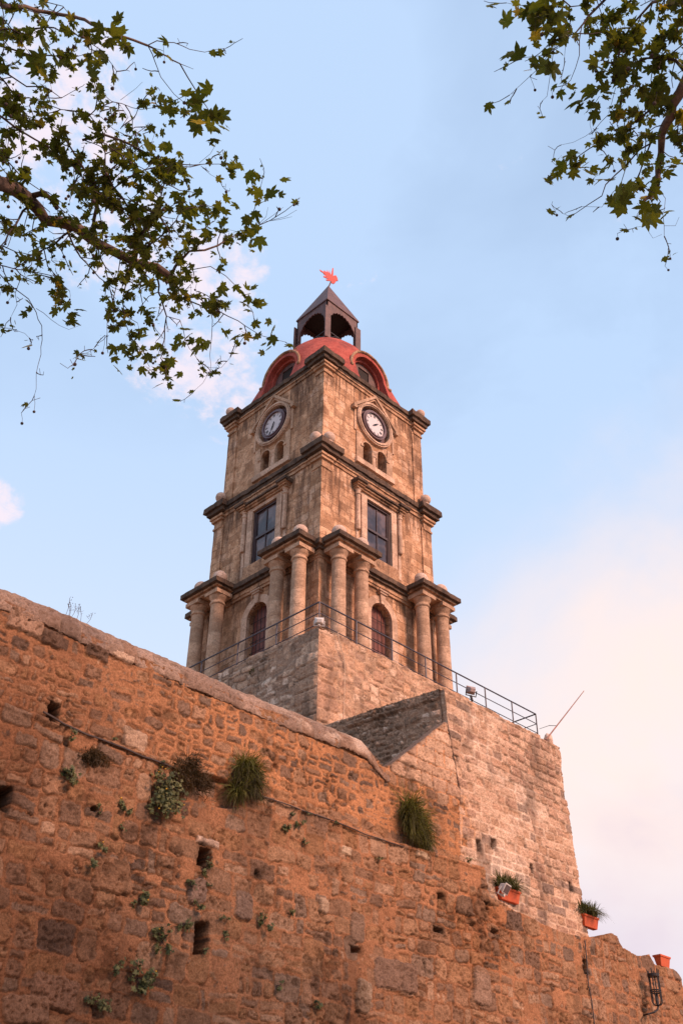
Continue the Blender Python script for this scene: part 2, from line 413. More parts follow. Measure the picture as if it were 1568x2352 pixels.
class Masonry:
    """relief height and colour of a wall face laid over a (u, v) grid in metres"""
    def __init__(s, U, V, seed, mortar, warp=.05):
        s.U, s.V = U, V; s.rng = random.Random(seed); s.seed = seed
        s.W = U + (fbm(U * 2.2, V * 2.2, seed + 1) - .5) * warp * 2 + (fbm(U * 9, V * 9, seed + 2, 3) - .5) * warp * 1.1
        s.Z = V + (fbm(U * 2.2, V * 2.2, seed + 3) - .5) * warp * 2 + (fbm(U * 9, V * 9, seed + 4, 3) - .5) * warp * 1.1
        s.H = (fbm(U * 1.7, V * 1.7, seed + 5, 5) - .5) * .07 + (fbm(U * 12, V * 12, seed + 6, 3, .7) - .5) * .030
        s.C = np.zeros(U.shape + (3,)); s.C[:] = mortar
        s.K = np.zeros(U.shape)                     # 1 on stone
        s.u = U[0, :] if U.ndim == 2 else None; s.v = V[:, 0]
    def stone(s, cx, cz, w, h, ang, H, colr, rnd=.35, edge=.035, pit=.5, force=False):
        r = max(w, h) * .62 + .12
        i0, i1 = np.searchsorted(s.u, (cx - r, cx + r)); j0, j1 = np.searchsorted(s.v, (cz - r, cz + r))
        if i1 <= i0 or j1 <= j0: return
        X = s.W[j0:j1, i0:i1] - cx; Y = s.Z[j0:j1, i0:i1] - cz
        ca, sa = math.cos(ang), math.sin(ang); X, Y = X * ca + Y * sa, -X * sa + Y * ca
        sk = s.rng.uniform(-.12, .12); X = X * (1 + sk * Y / max(h, .05))
        rr = min(w, h) * rnd
        qx = np.abs(X) - w / 2 + rr; qy = np.abs(Y) - h / 2 + rr
        d = np.hypot(np.maximum(qx, 0), np.maximum(qy, 0)) + np.minimum(np.maximum(qx, qy), 0) - rr
        m = sstep(0, edge, -d)
        k = s.K[j0:j1, i0:i1]; sel = (m > .02) if force else (m > k)
        grv = np.exp(-((d + .004) / .016) ** 2) * sstep(.45, .68, vnoise(X * 4 + cx, Y * 4 + cz, s.seed + 7)) * (1.1 - .5 * (Y > 0))
        Hh = s.H[j0:j1, i0:i1]; base = Hh.copy()
        sd = s.rng.randrange(9999)
        uu = s.U[j0:j1, i0:i1]; vv = s.V[j0:j1, i0:i1]
        face = H + (fbm(uu * 7, vv * 7, sd, 3) - .5) * .044 + X * s.rng.uniform(-.06, .06) + Y * s.rng.uniform(-.07, .05)
        pits = sstep(.60, .74, fbm(uu * 19, vv * 19, sd + 5, 2, .7))
        face = face - pits * .042 * pit
        nh = base * (.35 if force else 1) + face * m - grv * .024
        gs = sel | (grv > .1) & (k < .3); Hh[gs] = nh[gs]
        C = s.C[j0:j1, i0:i1]
        cc = np.array(colr) * (0.82 + .36 * fbm(uu * 5, vv * 5, sd + 9, 3))[..., None]
        cc = cc * (1 - .35 * pits * pit)[..., None]
        mm = sstep(.15, .6, m)[..., None]
        nc = (C * (1 - mm) + cc * mm) * (1 - .55 * np.clip(grv, 0, 1))[..., None]  # groove also darkens the colour: shadow lines around stones painted in
        C[gs] = nc[gs]; k[sel] = m[sel]
    def rubble(s, u0, u1, v0, v1, row=(.26, .46), pal=None, gap=(.02, .06), pebbles=2.0, Hr=(-.012, .03), rnd=(.15, .5), mean=.42, pit=(.1, 1)):
        g = s.rng; v = v0
        while v < v1:
            h = g.uniform(*row); u = u0 - g.random() * .5
            while u < u1:
                k = g.random()
                def put(a, b, ww, hh):
                    gp = g.uniform(*gap)
                    s.stone(a + ww / 2, b + hh / 2 + g.uniform(-.015, .015), max(.06, ww - gp), max(.05, hh - gp * g.uniform(.6, 1.2)), g.gauss(0, .06), g.uniform(*Hr),
                            g.choice(pal) if not callable(pal) else pal(a, b, g), g.uniform(*rnd), g.uniform(.018, .045), g.uniform(*pit))
                w = mean * g.uniform(.55, 1.6)
                if k < .50: put(u, v, w, h)
                elif k < .68:
                    f = g.uniform(.35, .65); put(u, v, w, h * f); put(u, v + h * f, w, h * (1 - f))
                elif k < .82:
                    w *= .9; f = g.uniform(.4, .6); q = g.uniform(.35, .65)
                    put(u, v, w * q, h * f); put(u + w * q, v, w * (1 - q), h * f); put(u, v + h * f, w, h * (1 - f))
                elif k < .93:
                    w = h * g.uniform(.35, .7); put(u, v, w, h)
                else:
                    w = h * g.uniform(.8, 1.5)
                    for _ in range(4): s.stone(u + g.random() * w, v + g.random() * h, g.uniform(.07, .16), g.uniform(.05, .11), g.uniform(-.6, .6), g.uniform(0, .02), g.choice(pal) if not callable(pal) else pal(u, v, g), .5, .025)
                u += w
            v += h
        for _ in range(int(pebbles * (u1 - u0) * (v1 - v0))):
            a, b = g.uniform(u0, u1), g.uniform(v0, v1)
            s.stone(a, b, g.uniform(.05, .13), g.uniform(.04, .09), g.uniform(-.7, .7), g.uniform(0, .022), g.choice(pal) if not callable(pal) else pal(a, b, g), .5, .02, .2)
def masonry_mat(name, bump=.5, grime=.4, gcol=(.07, .045, .035)):
    m, t, b = new_mat(name)
    pos = t.node('ShaderNodeNewGeometry').outputs['Position']
    a = t.node('ShaderNodeAttribute', attribute_name='Col').outputs['Color']
    f = t.noise(pos, 26, 5, .75); f2 = t.noise(pos, 5, 5, .7); f3 = t.noise(t.mapping(pos, (1.6, 1.6, .5)), .9, 5, .65)
    sc = t.node('ShaderNodeMix', data_type='RGBA', blend_type='MULTIPLY'); sc.inputs['Factor'].default_value = 1
    t.link(a, sc.inputs['A'])
    vv = t.ramp(f, .30, .70, .58, 1.25); cc = t.node('ShaderNodeCombineColor')
    for i in range(3): t.link(vv, cc.inputs[i])
    t.link(cc.outputs[0], sc.inputs['B'])
    c = sc.outputs['Result']
    c = t.mix(t.math('MULTIPLY', t.ramp(f2, .52, .72), grime * .7), c, gcol)
    c = t.mix(t.math('MULTIPLY', t.math('MULTIPLY', t.ramp(f3, .50, .68), t.ramp(f, .3, .6, .4, 1)), grime), c, gcol)
    t.link(c, b.inputs['Base Color']); b.inputs['Roughness'].default_value = .95; b.inputs['Specular IOR Level'].default_value = .12
    vor = t.node('ShaderNodeTexVoronoi'); t.link(pos, vor.inputs['Vector']); vor.inputs['Scale'].default_value = 22
    h = t.math('ADD', f, t.math('MULTIPLY', t.ramp(vor.outputs['Distance'], 0, .3, -1, 0), .5))
    t.link(t.bump(h, bump, .02), b.inputs['Normal'])
    return m
def relief(name, mas, mask, P, mat, parent, closing=None):
    """grid -> mesh; P(U, V, H) gives world xyz arrays; mask keeps quads; closing adds plain backing geometry"""
    U, V, H = mas.U, mas.V, mas.H
    X, Y, Z = P(U, V, H)
    ny, nx = U.shape
    Vs = np.stack([X, Y, Z], -1).reshape(-1, 3)
    idx = np.arange(ny * nx).reshape(ny, nx)
    q = np.stack([idx[:-1, :-1], idx[:-1, 1:], idx[1:, 1:], idx[1:, :-1]], -1)
    km = mask[:-1, :-1] & mask[:-1, 1:] & mask[1:, 1:] & mask[1:, :-1]
    q = q[km]
    used = np.zeros(ny * nx, bool); used[q.ravel()] = True
    remap = np.cumsum(used) - 1
    Vs = Vs[used]; q = remap[q]; Cc = mas.C.reshape(-1, 3)[used]
    og = wloc(parent)
    me = bpy.data.meshes.new(name); nv, nf = len(Vs), len(q)
    me.vertices.add(nv); me.vertices.foreach_set('co', (Vs - np.array(og)).astype(np.float32).ravel())
    me.loops.add(nf * 4); me.loops.foreach_set('vertex_index', q.astype(np.int32).ravel())
    me.polygons.add(nf); me.polygons.foreach_set('loop_start', np.arange(0, nf * 4, 4, dtype=np.int32))
    me.polygons.foreach_set('loop_total', np.full(nf, 4, dtype=np.int32))
    me.update(calc_edges=True)
    me.polygons.foreach_set('use_smooth', np.ones(nf, bool))
    ca = me.color_attributes.new('Col', 'FLOAT_COLOR', 'POINT')
    ca.data.foreach_set('color', np.concatenate([Cc, np.ones((nv, 1))], 1).astype(np.float32).ravel())
    me.materials.append(mat)
    o = bpy.data.objects.new(name, me); col.objects.link(o); o.parent = parent
    return o
# ------------------------------------------------------------------ ground
gm, gt, gb = new_mat('paving')
gpos = gt.node('ShaderNodeNewGeometry').outputs['Position']
gbr = gt.node('ShaderNodeTexBrick'); gt.link(gpos, gbr.inputs['Vector'])
gbr.inputs['Color1'].default_value = (.20, .15, .11, 1); gbr.inputs['Color2'].default_value = (.30, .22, .16, 1); gbr.inputs['Mortar'].default_value = (.09, .07, .05, 1)
gbr.inputs['Scale'].default_value = 1; gbr.inputs['Brick Width'].default_value = .6; gbr.inputs['Row Height'].default_value = .4; gbr.inputs['Mortar Size'].default_value = .015
gt.link(gbr.outputs['Color'], gb.inputs['Base Color']); gb.inputs['Roughness'].default_value = .9
g = MB(); g.add([(-900, -900, 0), (900, -900, 0), (900, 900, 0), (-900, 900, 0)], [(0, 1, 2, 3)])
tag(g.build('ground', gm), kind='structure')
hb = MB(); hb.box(-34, -.2, -9.0, 60, -.5, 10.4); hb.box(-.1, 14, -9.0, 60, -.5, 6.3)
tag(hb.build('hill', plain('hill earth', (.22, .15, .10), .95, 0, .3, .5)), kind='structure')

# ------------------------------------------------------------------ the clock tower
ZP = 17.9                                   # level of the terrace on which the tower stands
tower = thing('clock_tower', (0, 0, ZP), 'tall square stone clock tower with a red dome, standing on the walled terrace', 'clock tower')
def storey(name, half, z0, z1, pil_w, pil_d, mat):
    mb = MB(); mb.box(-half, half, -half, half, z0, z1)
    o = mb.build(name, mat, tower)
    return o
def arch_pts(w, z0, zs, n=14):
    """arched opening: half width w, sill z0, springing zs"""
    return [(-w, z0), (w, z0)] + [(w * math.cos(math.pi * i / n), zs + w * math.sin(math.pi * i / n)) for i in range(n + 1)]
def cutter(k, pts, d0, d1, s0=0.0):
    mb = MB(face_xf(k)); mb.prism([(p[0] + s0, p[1]) for p in pts], d0, d1)
    o = mb.build('cutter', M['dark'])
    bm = bmesh.new(); bm.from_mesh(o.data); bmesh.ops.recalc_face_normals(bm, faces=bm.faces); bm.to_mesh(o.data); bm.free()
    return o
WL, WM, WT = 3.20, 3.10, 2.93
lower = storey('lower_storey', WL, ZP, 22.62, 0, 0, M['tower'])
middle = storey('middle_storey', WM, 22.62, 27.10, 0, 0, M['tower'])
upper = storey('upper_storey', WT, 27.10, 32.0, 0, 0, M['tower'])
dcut, wcut, bcut = [], [], []
for k in range(4):
    dcut.append(cutter(k, arch_pts(.56, ZP + .02, 20.86), 2.80, 3.6))
    wcut.append(cutter(k, [(-.70, 23.32), (.70, 23.32), (.70, 25.92), (-.70, 25.92)], 2.93, 3.6))
    for s in (-.42, .44):
        bcut.append(cutter(k, arch_pts(.27, 27.88, 28.72, 10), 2.2, 3.6, s))
    bcut.append(cutter(k, [(.88 * math.cos(a * math.pi / 16), 30.2 + .88 * math.sin(a * math.pi / 16)) for a in range(32)], 2.62, 3.6))
boolean_cut(lower, dcut); boolean_cut(middle, wcut); boolean_cut(upper, bcut)

def corner_bits(half, z0, z1, w, d):
    """four corner pilasters that wrap the corners"""
    for sx in (-1, 1):
        for sy in (-1, 1):
            mb = MB()
            a, b = sorted((sx * (half + d), sx * (half - w))); c, e = sorted((sy * (half + d), sy * (half - w)))
            mb.box(a, b, c, e, z0, z1, .25)
            mb.build('corner_pilaster', M['tower'], tower, rough=(.012, .35))
def wrap(mb, half, z0, z1, seg=.22):
    mb.box(-half, half, -half, half, z0, z1, seg)
def wrap_corners(mb, tip, inner, z0, z1, seg=.2):
    for sx in (-1, 1):
        for sy in (-1, 1):
            a, b = sorted((sx * tip, sx * inner)); c, e = sorted((sy * tip, sy * inner))
            mb.box(a, b, c, e, z0, z1, seg)
RGH = (.014, .35)
# pilasters
corner_bits(WT, 27.2, 31.32, .52, .055)
corner_bits(WM, 22.9, 26.22, .52, .065)
# cornices: mouldings (tan) and slab (blackened)
def cornice(name, half, tipm, tipb, inner, zc, zt):
    """zc = bottom of the capital, zt = top of the slab; half = wall"""
    mo = MB()
    wrap(mo, half + .05, zt - .62, zt - .47); wrap(mo, half + .10, zt - .47, zt - .40)
    wrap_corners(mo, half + .10, inner + .06, zc, zc + .09)
    wrap_corners(mo, half + .065, inner + .085, zc + .09, zt - .72)
    wrap_corners(mo, half + .16, inner + .02, zt - .72, zt - .60)
    wrap_corners(mo, half + .22, inner - .05, zt - .60, zt - .50)
    wrap_corners(mo, half + .17, inner, zt - .50, zt - .42)
    o1 = mo.build(name, M['cornice'], tower, rough=RGH)
    sl = MB()
    wrap(sl, tipm - .07, zt - .40, zt - .26); wrap(sl, tipm, zt - .26, zt - .05)
    wrap_corners(sl, tipb - .10, inner - .20, zt - .42, zt - .24); wrap_corners(sl, tipb, inner - .30, zt - .24, zt + .012)
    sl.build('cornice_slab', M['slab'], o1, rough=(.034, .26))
    return o1
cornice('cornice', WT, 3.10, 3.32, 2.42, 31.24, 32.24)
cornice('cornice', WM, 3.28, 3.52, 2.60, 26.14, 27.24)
# lower entablature ring
mo = MB(); wrap(mo, 3.27, 21.95, 22.06); wrap(mo, 3.31, 22.06, 22.24); ent = mo.build('entablature', M['cornice'], tower, rough=RGH)
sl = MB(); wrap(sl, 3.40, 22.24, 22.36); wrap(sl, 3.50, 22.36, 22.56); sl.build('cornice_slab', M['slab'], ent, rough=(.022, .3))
# corner piers of the lower storey
corner_bits(WL, ZP, 22.0, .34, .04)
# porticoes: a block on two columns near each corner of each face
def column_mesh():
    mb = MB()
    prof = [(.33, 0), (.33, .12), (.36, .16), (.36, .26), (.30, .30), (.285, .36)]
    rr = random.Random(5)
    z = .36
    while z < 3.72:
        h = rr.uniform(.30, .42); t = (z - .36) / 3.4; r = .272 - .026 * t
        prof += [(r, z), (r + rr.uniform(-.002, .003), z + h * .5), (r - .001, z + h - .008), (r - .003, z + h - .004)]; z += h
    prof += [(.246, 3.80), (.285, 3.82), (.295, 3.86), (.285, 3.90), (.25, 3.93), (.25, 3.99), (.275, 4.02), (.33, 4.12), (.355, 4.17)]
    mb.lathe(prof, n=32)
    return mb
colm = None
for k in range(4):
    xf = face_xf(k)
    for sgn in (-1, 1):
        a, b = sorted((sgn * 1.147, sgn * 3.333))
        bl = MB(xf)
        bl.box(a + .22, b - .22, 3.18, 4.10, 22.235, 22.345, .22)
        bl.box(a + .12, b - .12, 3.18, 4.20, 22.345, 22.43, .22)
        en = bl.build('portico_entablature', M['cornice'], tower, rough=RGH)
        sb = MB(xf); sb.box(a, b, 3.18, 4.335, 22.43, 22.62, .2); sb.box(a + .25, b - .25, 3.3, 4.05, 22.62, 22.70, .25)
        sb.build('cornice_slab', M['slab'], en, rough=(.024, .3))
        for s in (1.66, 2.80):
            x, y, z = xf(sgn * s, 3.78, ZP)
            ab = MB(xf); ab.box(sgn * s - .37, sgn * s + .37, 3.41, 4.15, 22.08, 22.232, .2)
            if colm is None:
                cm = column_mesh(); cm.V = [(v[0] + x, v[1] + y, v[2] + ZP) for v in cm.V]
                c = cm.build('column', M['column'], tower, smooth=True, rough=(.006, .25), origin=(x, y, ZP)); colm = c
                mod = c.modifiers.new('edges', 'EDGE_SPLIT'); mod.split_angle = R(50)
            else:
                c = copy_of(colm, tower, Vector((x, y, ZP)) - tower.location, rotz=k * 1.3 + s * 2 + sgn)
                c.rotation_euler = (0, 0, k * 1.3 + s * 2 + sgn)
            ab.build('abacus', M['column'], tower, rough=(.012, .3))
            bb = MB(xf); bb.ball((sgn * s, 3.78, 22.98), .275, 20, 12); bb.lathe([(.2, 22.69), (.2, 22.76), (.15, 22.80)], (sgn * s, 3.78), 14)
            bb.build('stone_ball', M['ball'], tower, smooth=True, rough=(.006, .2))
# balls over the middle and top cornices
def top_ball(x, y, z, r, c='ball'):
    b = MB(); b.ball((x, y, z), r, 20, 12); b.lathe([(r * .75, z - r - .12), (r * .75, z - r - .02), (r * .5, z - r * .8)], (x, y), 14)
    b.build('stone_ball', M[c], tower, smooth=True, rough=(.006, .2))
for sx, sy in ((-1, -1), (-1, 1), (1, -1), (1, 1)):
    for a, b in ((2.84, 3.2), (3.2, 2.84)):
        top_ball(sx * a, sy * b, 27.70, .235, 'ball' if (sx, a) != (1, 3.2) else 'ball')
for sx, sy in ((-1, 1), (1, -1), (1, 1)):
    top_ball(sx * 3.0, sy * 3.0, 32.66, .215)

# per-face details
def arc(r, a0, a1, n, c=(0, 0)): return [(c[0] + r * math.cos(R(a0 + (a1 - a0) * i / n)), c[1] + r * math.sin(R(a0 + (a1 - a0) * i / n))) for i in range(n + 1)]
for k in range(4):
    xf = face_xf(k)
    # arched door
    s = MB(xf); s.band([(-.56, ZP)] + arc(.56, 180, 0, 16, (0, 20.86)) + [(.56, ZP)], [(-.86, ZP)] + arc(.86, 180, 0, 16, (0, 20.86)) + [(.86, ZP)], 3.10, 3.232)
    s.build('door_surround', M['trim'], tower, rough=(.006, .3))
    ks = MB(xf); ks.prism([(-.10, 21.38), (.10, 21.38), (.14, 21.78), (-.14, 21.78)], 3.2, 3.31); ks.box(-.20, .20, 3.2, 3.36, 21.78, 21.86); ks.box(-.25, .25, 3.2, 3.40, 21.86, 21.93)
    ks.build('keystone', M['trim'], tower, rough=(.006, .2))
    dr = MB(xf); dr.prism(arch_pts(.555, ZP + .03, 20.86), 2.83, 2.90)
    d = dr.build('door', M['doorwood'], tower)
    pl = MB(xf)
    for i in range(5): pl.box(-.53 + i * .215, -.53 + i * .215 + .195, 2.90, 2.922, ZP + .1, 21.1 + .2 * math.cos((i - 2) * .7))
    pl.build('door_planks', M['doorwood'], d)
    gr = MB(xf)
    for i in range(5): gr.tube([(-.4 + i * .2, 3.0, ZP + .1), (-.4 + i * .2, 3.0, 20.95 + .42 * math.cos((i - 2) * .55))], .012, 6)
    for i in range(7): gr.tube([(-.555, 3.0, 18.3 + i * .42), (.555, 3.0, 18.3 + i * .42)], .012, 6)
    gr.build('door_grille', M['iron'], d)
    # window with stone frame, colonnettes and hood
    fr = MB(xf)
    fr.band([(-.70, 23.32), (-.70, 25.92), (.70, 25.92), (.70, 23.32)], [(-1.0, 23.32), (-1.0, 26.14), (1.0, 26.14), (1.0, 23.32)], 3.02, 3.19)
    fr.build('window_surround', M['trim'], tower, rough=(.006, .3))
    si = MB(xf); si.box(-.98, .98, 3.05, 3.26, 22.86, 23.318, .25); si.box(-1.02, 1.02, 3.05, 3.33, 22.72, 22.86, .25)
    si.build('window_sill', M['cornice'], tower, rough=(.01, .3))
    for sg in (-1, 1):
        cl = MB(xf); x = sg * 1.19
        cl.lathe([(.085, 24.2), (.10, 24.26), (.092, 25.80), (.125, 25.83), (.125, 25.90), (.095, 25.93), (.11, 26.02), (.15, 26.08)], (x, 3.17), 14)
        cl.box(x - .07, x + .07, 3.05, 3.14, 23.0, 24.2)
        cl.build('colonnette', M['trim'], tower, smooth=False, rough=(.005, .2))
    hd = MB(xf); hd.box(-1.36, 1.36, 3.05, 3.27, 26.09, 26.17, .25); hd.box(-1.30, 1.30, 3.05, 3.34, 26.17, 26.25, .25)
    for sg in (-1, 1):
        a, b = sorted((sg * 1.02, sg * 1.40)); hd.box(a + .03, b - .03, 3.05, 3.31, 26.07, 26.16, .2); hd.box(a, b, 3.05, 3.38, 26.16, 26.23, .2)
        hd.box(a - .05, b + .05, 3.05, 3.44, 26.23, 26.30, .2)
    ho = hd.build('window_hood', M['cornice'], tower, rough=(.01, .3))
    hs = MB(xf); hs.box(-1.5, 1.5, 3.05, 3.41, 26.252, 26.33, .25)
    for sg in (-1, 1):
        a, b = sorted((sg * .95, sg * 1.51)); hs.box(a, b, 3.05, 3.51, 26.30, 26.42, .2)
    hs.build('hood_slab', M['slab'], ho, rough=(.016, .3))
    wf = MB(xf)
    wf.band([(-.60, 23.42), (-.60, 25.82), (.60, 25.82), (.60, 23.42)], [(-.70, 23.32), (-.70, 25.92), (.70, 25.92), (.70, 23.32)], 2.99, 3.10, closed=True)
    wf.box(-.61, .61, 2.98, 3.08, 24.58, 24.68); wf.box(-.022, .022, 2.985, 3.055, 23.4, 25.84)
    wf.box(-.61, -.55, 2.99, 3.07, 23.4, 25.84); wf.box(.55, .61, 2.99, 3.07, 23.4, 25.84)
    w = wf.build('window', M['winframe'], tower)
    for (a, b) in ((-.55, -.022), (.022, .55)):
        for (z0, z1) in ((23.4, 24.58), (24.68, 25.84)):
            g = MB(xf); g.box(a, b, 3.012, 3.022, z0, z1); g.build('pane', M['glass'], w)
    # twin lights with colonnette and panel
    pn = MB(xf)
    def lightpanel():
        # stone panel around the two openings, built from butted pieces
        out = []
        top = 29.42
        for c0 in (-.42, .44):
            pin = [(c0 - .27, 27.88)] + arc(.27, 180, 0, 10, (c0, 28.72)) + [(c0 + .27, 27.88)]
            pout = [(c0 - .33, 27.88)] + arc(.33, 180, 0, 10, (c0, 28.72)) + [(c0 + .33, 27.88)]
            pn.band(pin, pout, WT - .1, WT + .045)
    lightpanel()
    pn.box(-1.07, -.75, WT - .1, WT + .045, 27.9, 29.3, .3); pn.box(.77, 1.07, WT - .1, WT + .045, 27.9, 29.3, .3)
    pn.box(-.84, -.69, WT - .1, WT + .085, 28.62, 28.72, .2); pn.box(.71, .86, WT - .1, WT + .085, 28.62, 28.72, .2)
    pn.build('twin_light_panel', M['column'], tower, rough=(.006, .3))
    sl2 = MB(xf); sl2.box(-1.12, 1.12, WT - .1, WT + .12, 27.66, 27.9, .25); sl2.build('twin_light_sill', M['trim'], tower, rough=(.01, .3))
    cc = MB(xf); cc.lathe([(.15, 27.9), (.15, 27.96), (.115, 28.0), (.105, 28.45), (.14, 28.48), (.14, 28.53), (.11, 28.56), (.17, 28.68), (.18, 28.74)], (.01, WT - .06), 16)
    cc.build('colonnette', M['trim'], tower, smooth=False, rough=(.004, .2))
    for c0 in (-.42, .44):
        sh = MB(xf); sh.prism([(c0 + a, b) for a, b in arch_pts(.262, 27.9, 28.72, 10)], 2.35, 2.40)
        sh.build('shutter', M['wood'], tower)
    # clock
    ck = MB(xf)
    ck.band(arc(.88, 0, 360, 48, (0, 30.2))[:-1], arc(1.06, 0, 360, 48, (0, 30.2))[:-1], WT - .1, WT + .12, closed=True)
    ck.band(arc(.93, 0, 360, 48, (0, 30.2))[:-1], arc(1.0, 0, 360, 48, (0, 30.2))[:-1], WT + .1, WT + .16, closed=True)
    clock = ck.build('clock', M['trim'], tower, rough=(.005, .3))
    rg = MB(xf); rg.band(arc(.60, 0, 360, 48, (0, 30.2))[:-1], arc(.90, 0, 360, 48, (0, 30.2))[:-1], 2.60, 2.78, closed=True)
    rg.band(arc(.57, 0, 360, 48, (0, 30.2))[:-1], arc(.70, 0, 360, 48, (0, 30.2))[:-1], 2.70, 3.02, closed=True)
    rg.band(arc(.56, 0, 360, 48, (0, 30.2))[:-1], arc(.62, 0, 360, 48, (0, 30.2))[:-1], 3.0, 3.06, closed=True)
    rg.build('clock_rim', M['ring'], clock)
    nm = MB(xf); nm.prism(arc(.565, 0, 360, 48, (0, 30.2))[:-1], 2.90, 2.975); ndial = len(nm.F)
    ROM = ['XII', 'I', 'II', 'III', 'IIII', 'V', 'VI', 'VII', 'VIII', 'IX', 'X', 'XI']
    for h in range(12):
        a = math.radians(90 - 30 * h); txt = ROM[h]; wch = {'I': .030, 'V': .058, 'X': .058}
        tot = sum(wch[c] for c in txt); q = -tot / 2
        er, et = (math.cos(a), math.sin(a)), (math.sin(a), -math.cos(a))
        def P2(t_, r_): return (et[0] * t_ + er[0] * (.44 + r_), 30.2 + et[1] * t_ + er[1] * (.44 + r_))
        def stroke(t0, r0, t1, r1, w):
            dx, dy = t1 - t0, r1 - r0; L = math.hypot(dx, dy); nx, ny = -dy / L * w, dx / L * w
            nm.prism([P2(t0 + nx, r0 + ny), P2(t1 + nx, r1 + ny), P2(t1 - nx, r1 - ny), P2(t0 - nx, r0 - ny)], 2.975, 2.982)
        for c in txt:
            ww = wch[c]; m0 = q + ww / 2; e = ww / 2 - .008
            if c == 'I': stroke(m0, -.062, m0, .062, .008)
            if c == 'V': stroke(m0 - e, .062, m0, -.062, .009); stroke(m0, -.062, m0 + e, .062, .005)
            if c == 'X': stroke(m0 - e, .062, m0 + e, -.062, .009); stroke(m0 - e, -.062, m0 + e, .062, .005)
            q += ww
    dl = nm.build('dial', [M['white'], M['ink']], clock)
    for i_, f_ in enumerate(dl.data.polygons): f_.material_index = 0 if i_ < ndial else 1
    hr, mn = {0: (52, 232), 1: (198, 205)}.get(k, (60, 200))
    for ang, L, w, nme in ((hr, .30, .022, 'hour_hand'), (mn, .44 if k else .16, .015, 'minute_hand')):
        a = R(90 - ang); dx, dz = math.cos(a), math.sin(a); nx, nz = -dz * w, dx * w
        hm = MB(xf); hm.prism([(-dx * .10 + nx, 30.2 - dz * .10 + nz), (dx * L * .55 + nx * 1.5, 30.2 + dz * L * .55 + nz * 1.5), (dx * L, 30.2 + dz * L), (dx * L * .55 - nx * 1.5, 30.2 + dz * L * .55 - nz * 1.5), (-dx * .10 - nx, 30.2 - dz * .10 - nz)], 3.0, 3.012)
        hm.build(nme, M['ink'], clock)
    # little pediment over the clock: hood bars that lean together, with end stops
    pd = MB(xf)
    pd.band([(-1.27, 30.44), (0, 31.62), (1.27, 30.44)], [(-1.33, 30.56), (0, 31.78), (1.33, 30.56)], WT - .1, WT + .17)
    pd.band([(-1.20, 30.38), (0, 31.52), (1.20, 30.38)], [(-1.27, 30.45), (0, 31.63), (1.27, 30.45)], WT - .1, WT + .10)
    for sg in (-1, 1):
        a, b = sorted((sg * 1.18, sg * 1.36)); pd.box(a, b, WT - .1, WT + .20, 30.34, 30.50)
        a, b = sorted((sg * 1.08, sg * 1.2)); pd.box(a, b, WT - .1, WT + .05, 29.3, 30.36)
    pd.build('clock_pediment', M['column'], tower, rough=(.008, .3))

# dome
DP = [(3.62, 32.2), (3.48, 32.55), (3.32, 32.9), (3.11, 33.35), (2.90, 33.8), (2.66, 34.25), (2.40, 34.7), (2.13, 35.1), (1.87, 35.5), (1.60, 35.82), (1.35, 36.04), (1.0, 36.18), (.02, 36.24)]
mb = MB(); mb.lathe([(.02, 32.2)] + DP, n=72)
for i_, (x_, y_, z_) in enumerate(mb.V):        # squarish on plan at its foot, round at the top
    th = math.atan2(y_, x_); k_ = .17 * max(0, min(1, (35.2 - z_) / 2.6)) ; f_ = 1 - k_ * (.5 + .5 * math.cos(4 * th)) ; mb.V[i_] = (x_ * f_, y_ * f_, z_)
dome = mb.build('dome', M['dome'], tower, smooth=False)
dc = []
for k in range(4):
    dc.append(cutter(k, [(-.92, 32.1), (.92, 32.1)] + arc(.92, 0, 180, 16, (0, 33.2)), 2.28, 3.8))
boolean_cut(dome, dc)
dome.data.polygons.foreach_set('use_smooth', [True] * len(dome.data.polygons))
es = dome.modifiers.new('edges', 'EDGE_SPLIT'); es.split_angle = R(35)
for k in range(4):
    xf = face_xf(k)
    dm = MB(xf); dm.band([(-.93, 32.26)] + arc(.93, 180, 0, 18, (0, 33.2)) + [(.93, 32.26)], [(-1.10, 32.26)] + arc(1.10, 180, 0, 18, (0, 33.2)) + [(1.10, 32.26)], 1.6, 2.72)
    dm.build('dormer', M['dome'], dome, rough=(.005, .3))
    ib = MB(xf); ib.band([(-.80, 32.3)] + arc(.80, 180, 0, 18, (0, 33.2)) + [(.80, 32.3)], [(-.935, 32.3)] + arc(.935, 180, 0, 18, (0, 33.2)) + [(.935, 32.3)], 2.2, 2.48)
    ib.build('dormer', M['dome'], dome)
    hd = MB(xf); pts = [(p_[0], 2.74, p_[1]) for p_ in arc(1.16, 184, -4, 22, (0, 33.2))]
    hd.tube(pts, [.062] * len(pts), 8)
    for sg in (-1, 1): hd.ball((sg * 1.2, 2.82, 33.02), .085, 10, 8)
    hd.build('dormer_hood', M['cornice'], dome, rough=(.012, .2))
    pl = MB(xf)
    pl.band([(-.33, 33.74), (-.33, 32.9), (.33, 32.9), (.33, 33.74)], [(-.79, 33.3), (-.79, 32.3), (.79, 32.3), (.79, 33.3)], 2.24, 2.36)
    pl.prism([(-.33, 33.74), (-.79, 33.3)] + arc(.79, 170, 10, 16, (0, 33.2)) + [(.79, 33.3), (.33, 33.74)], 2.24, 2.357)
    pl.build('dormer_boards', M['lantern'], dome)
    dk = MB(xf); dk.box(-.325, .325, 2.1, 2.31, 32.5, 33.73); dk.build('dormer_dark_box', M['dark'], dome)  # near-black box in place of the shade inside the opening

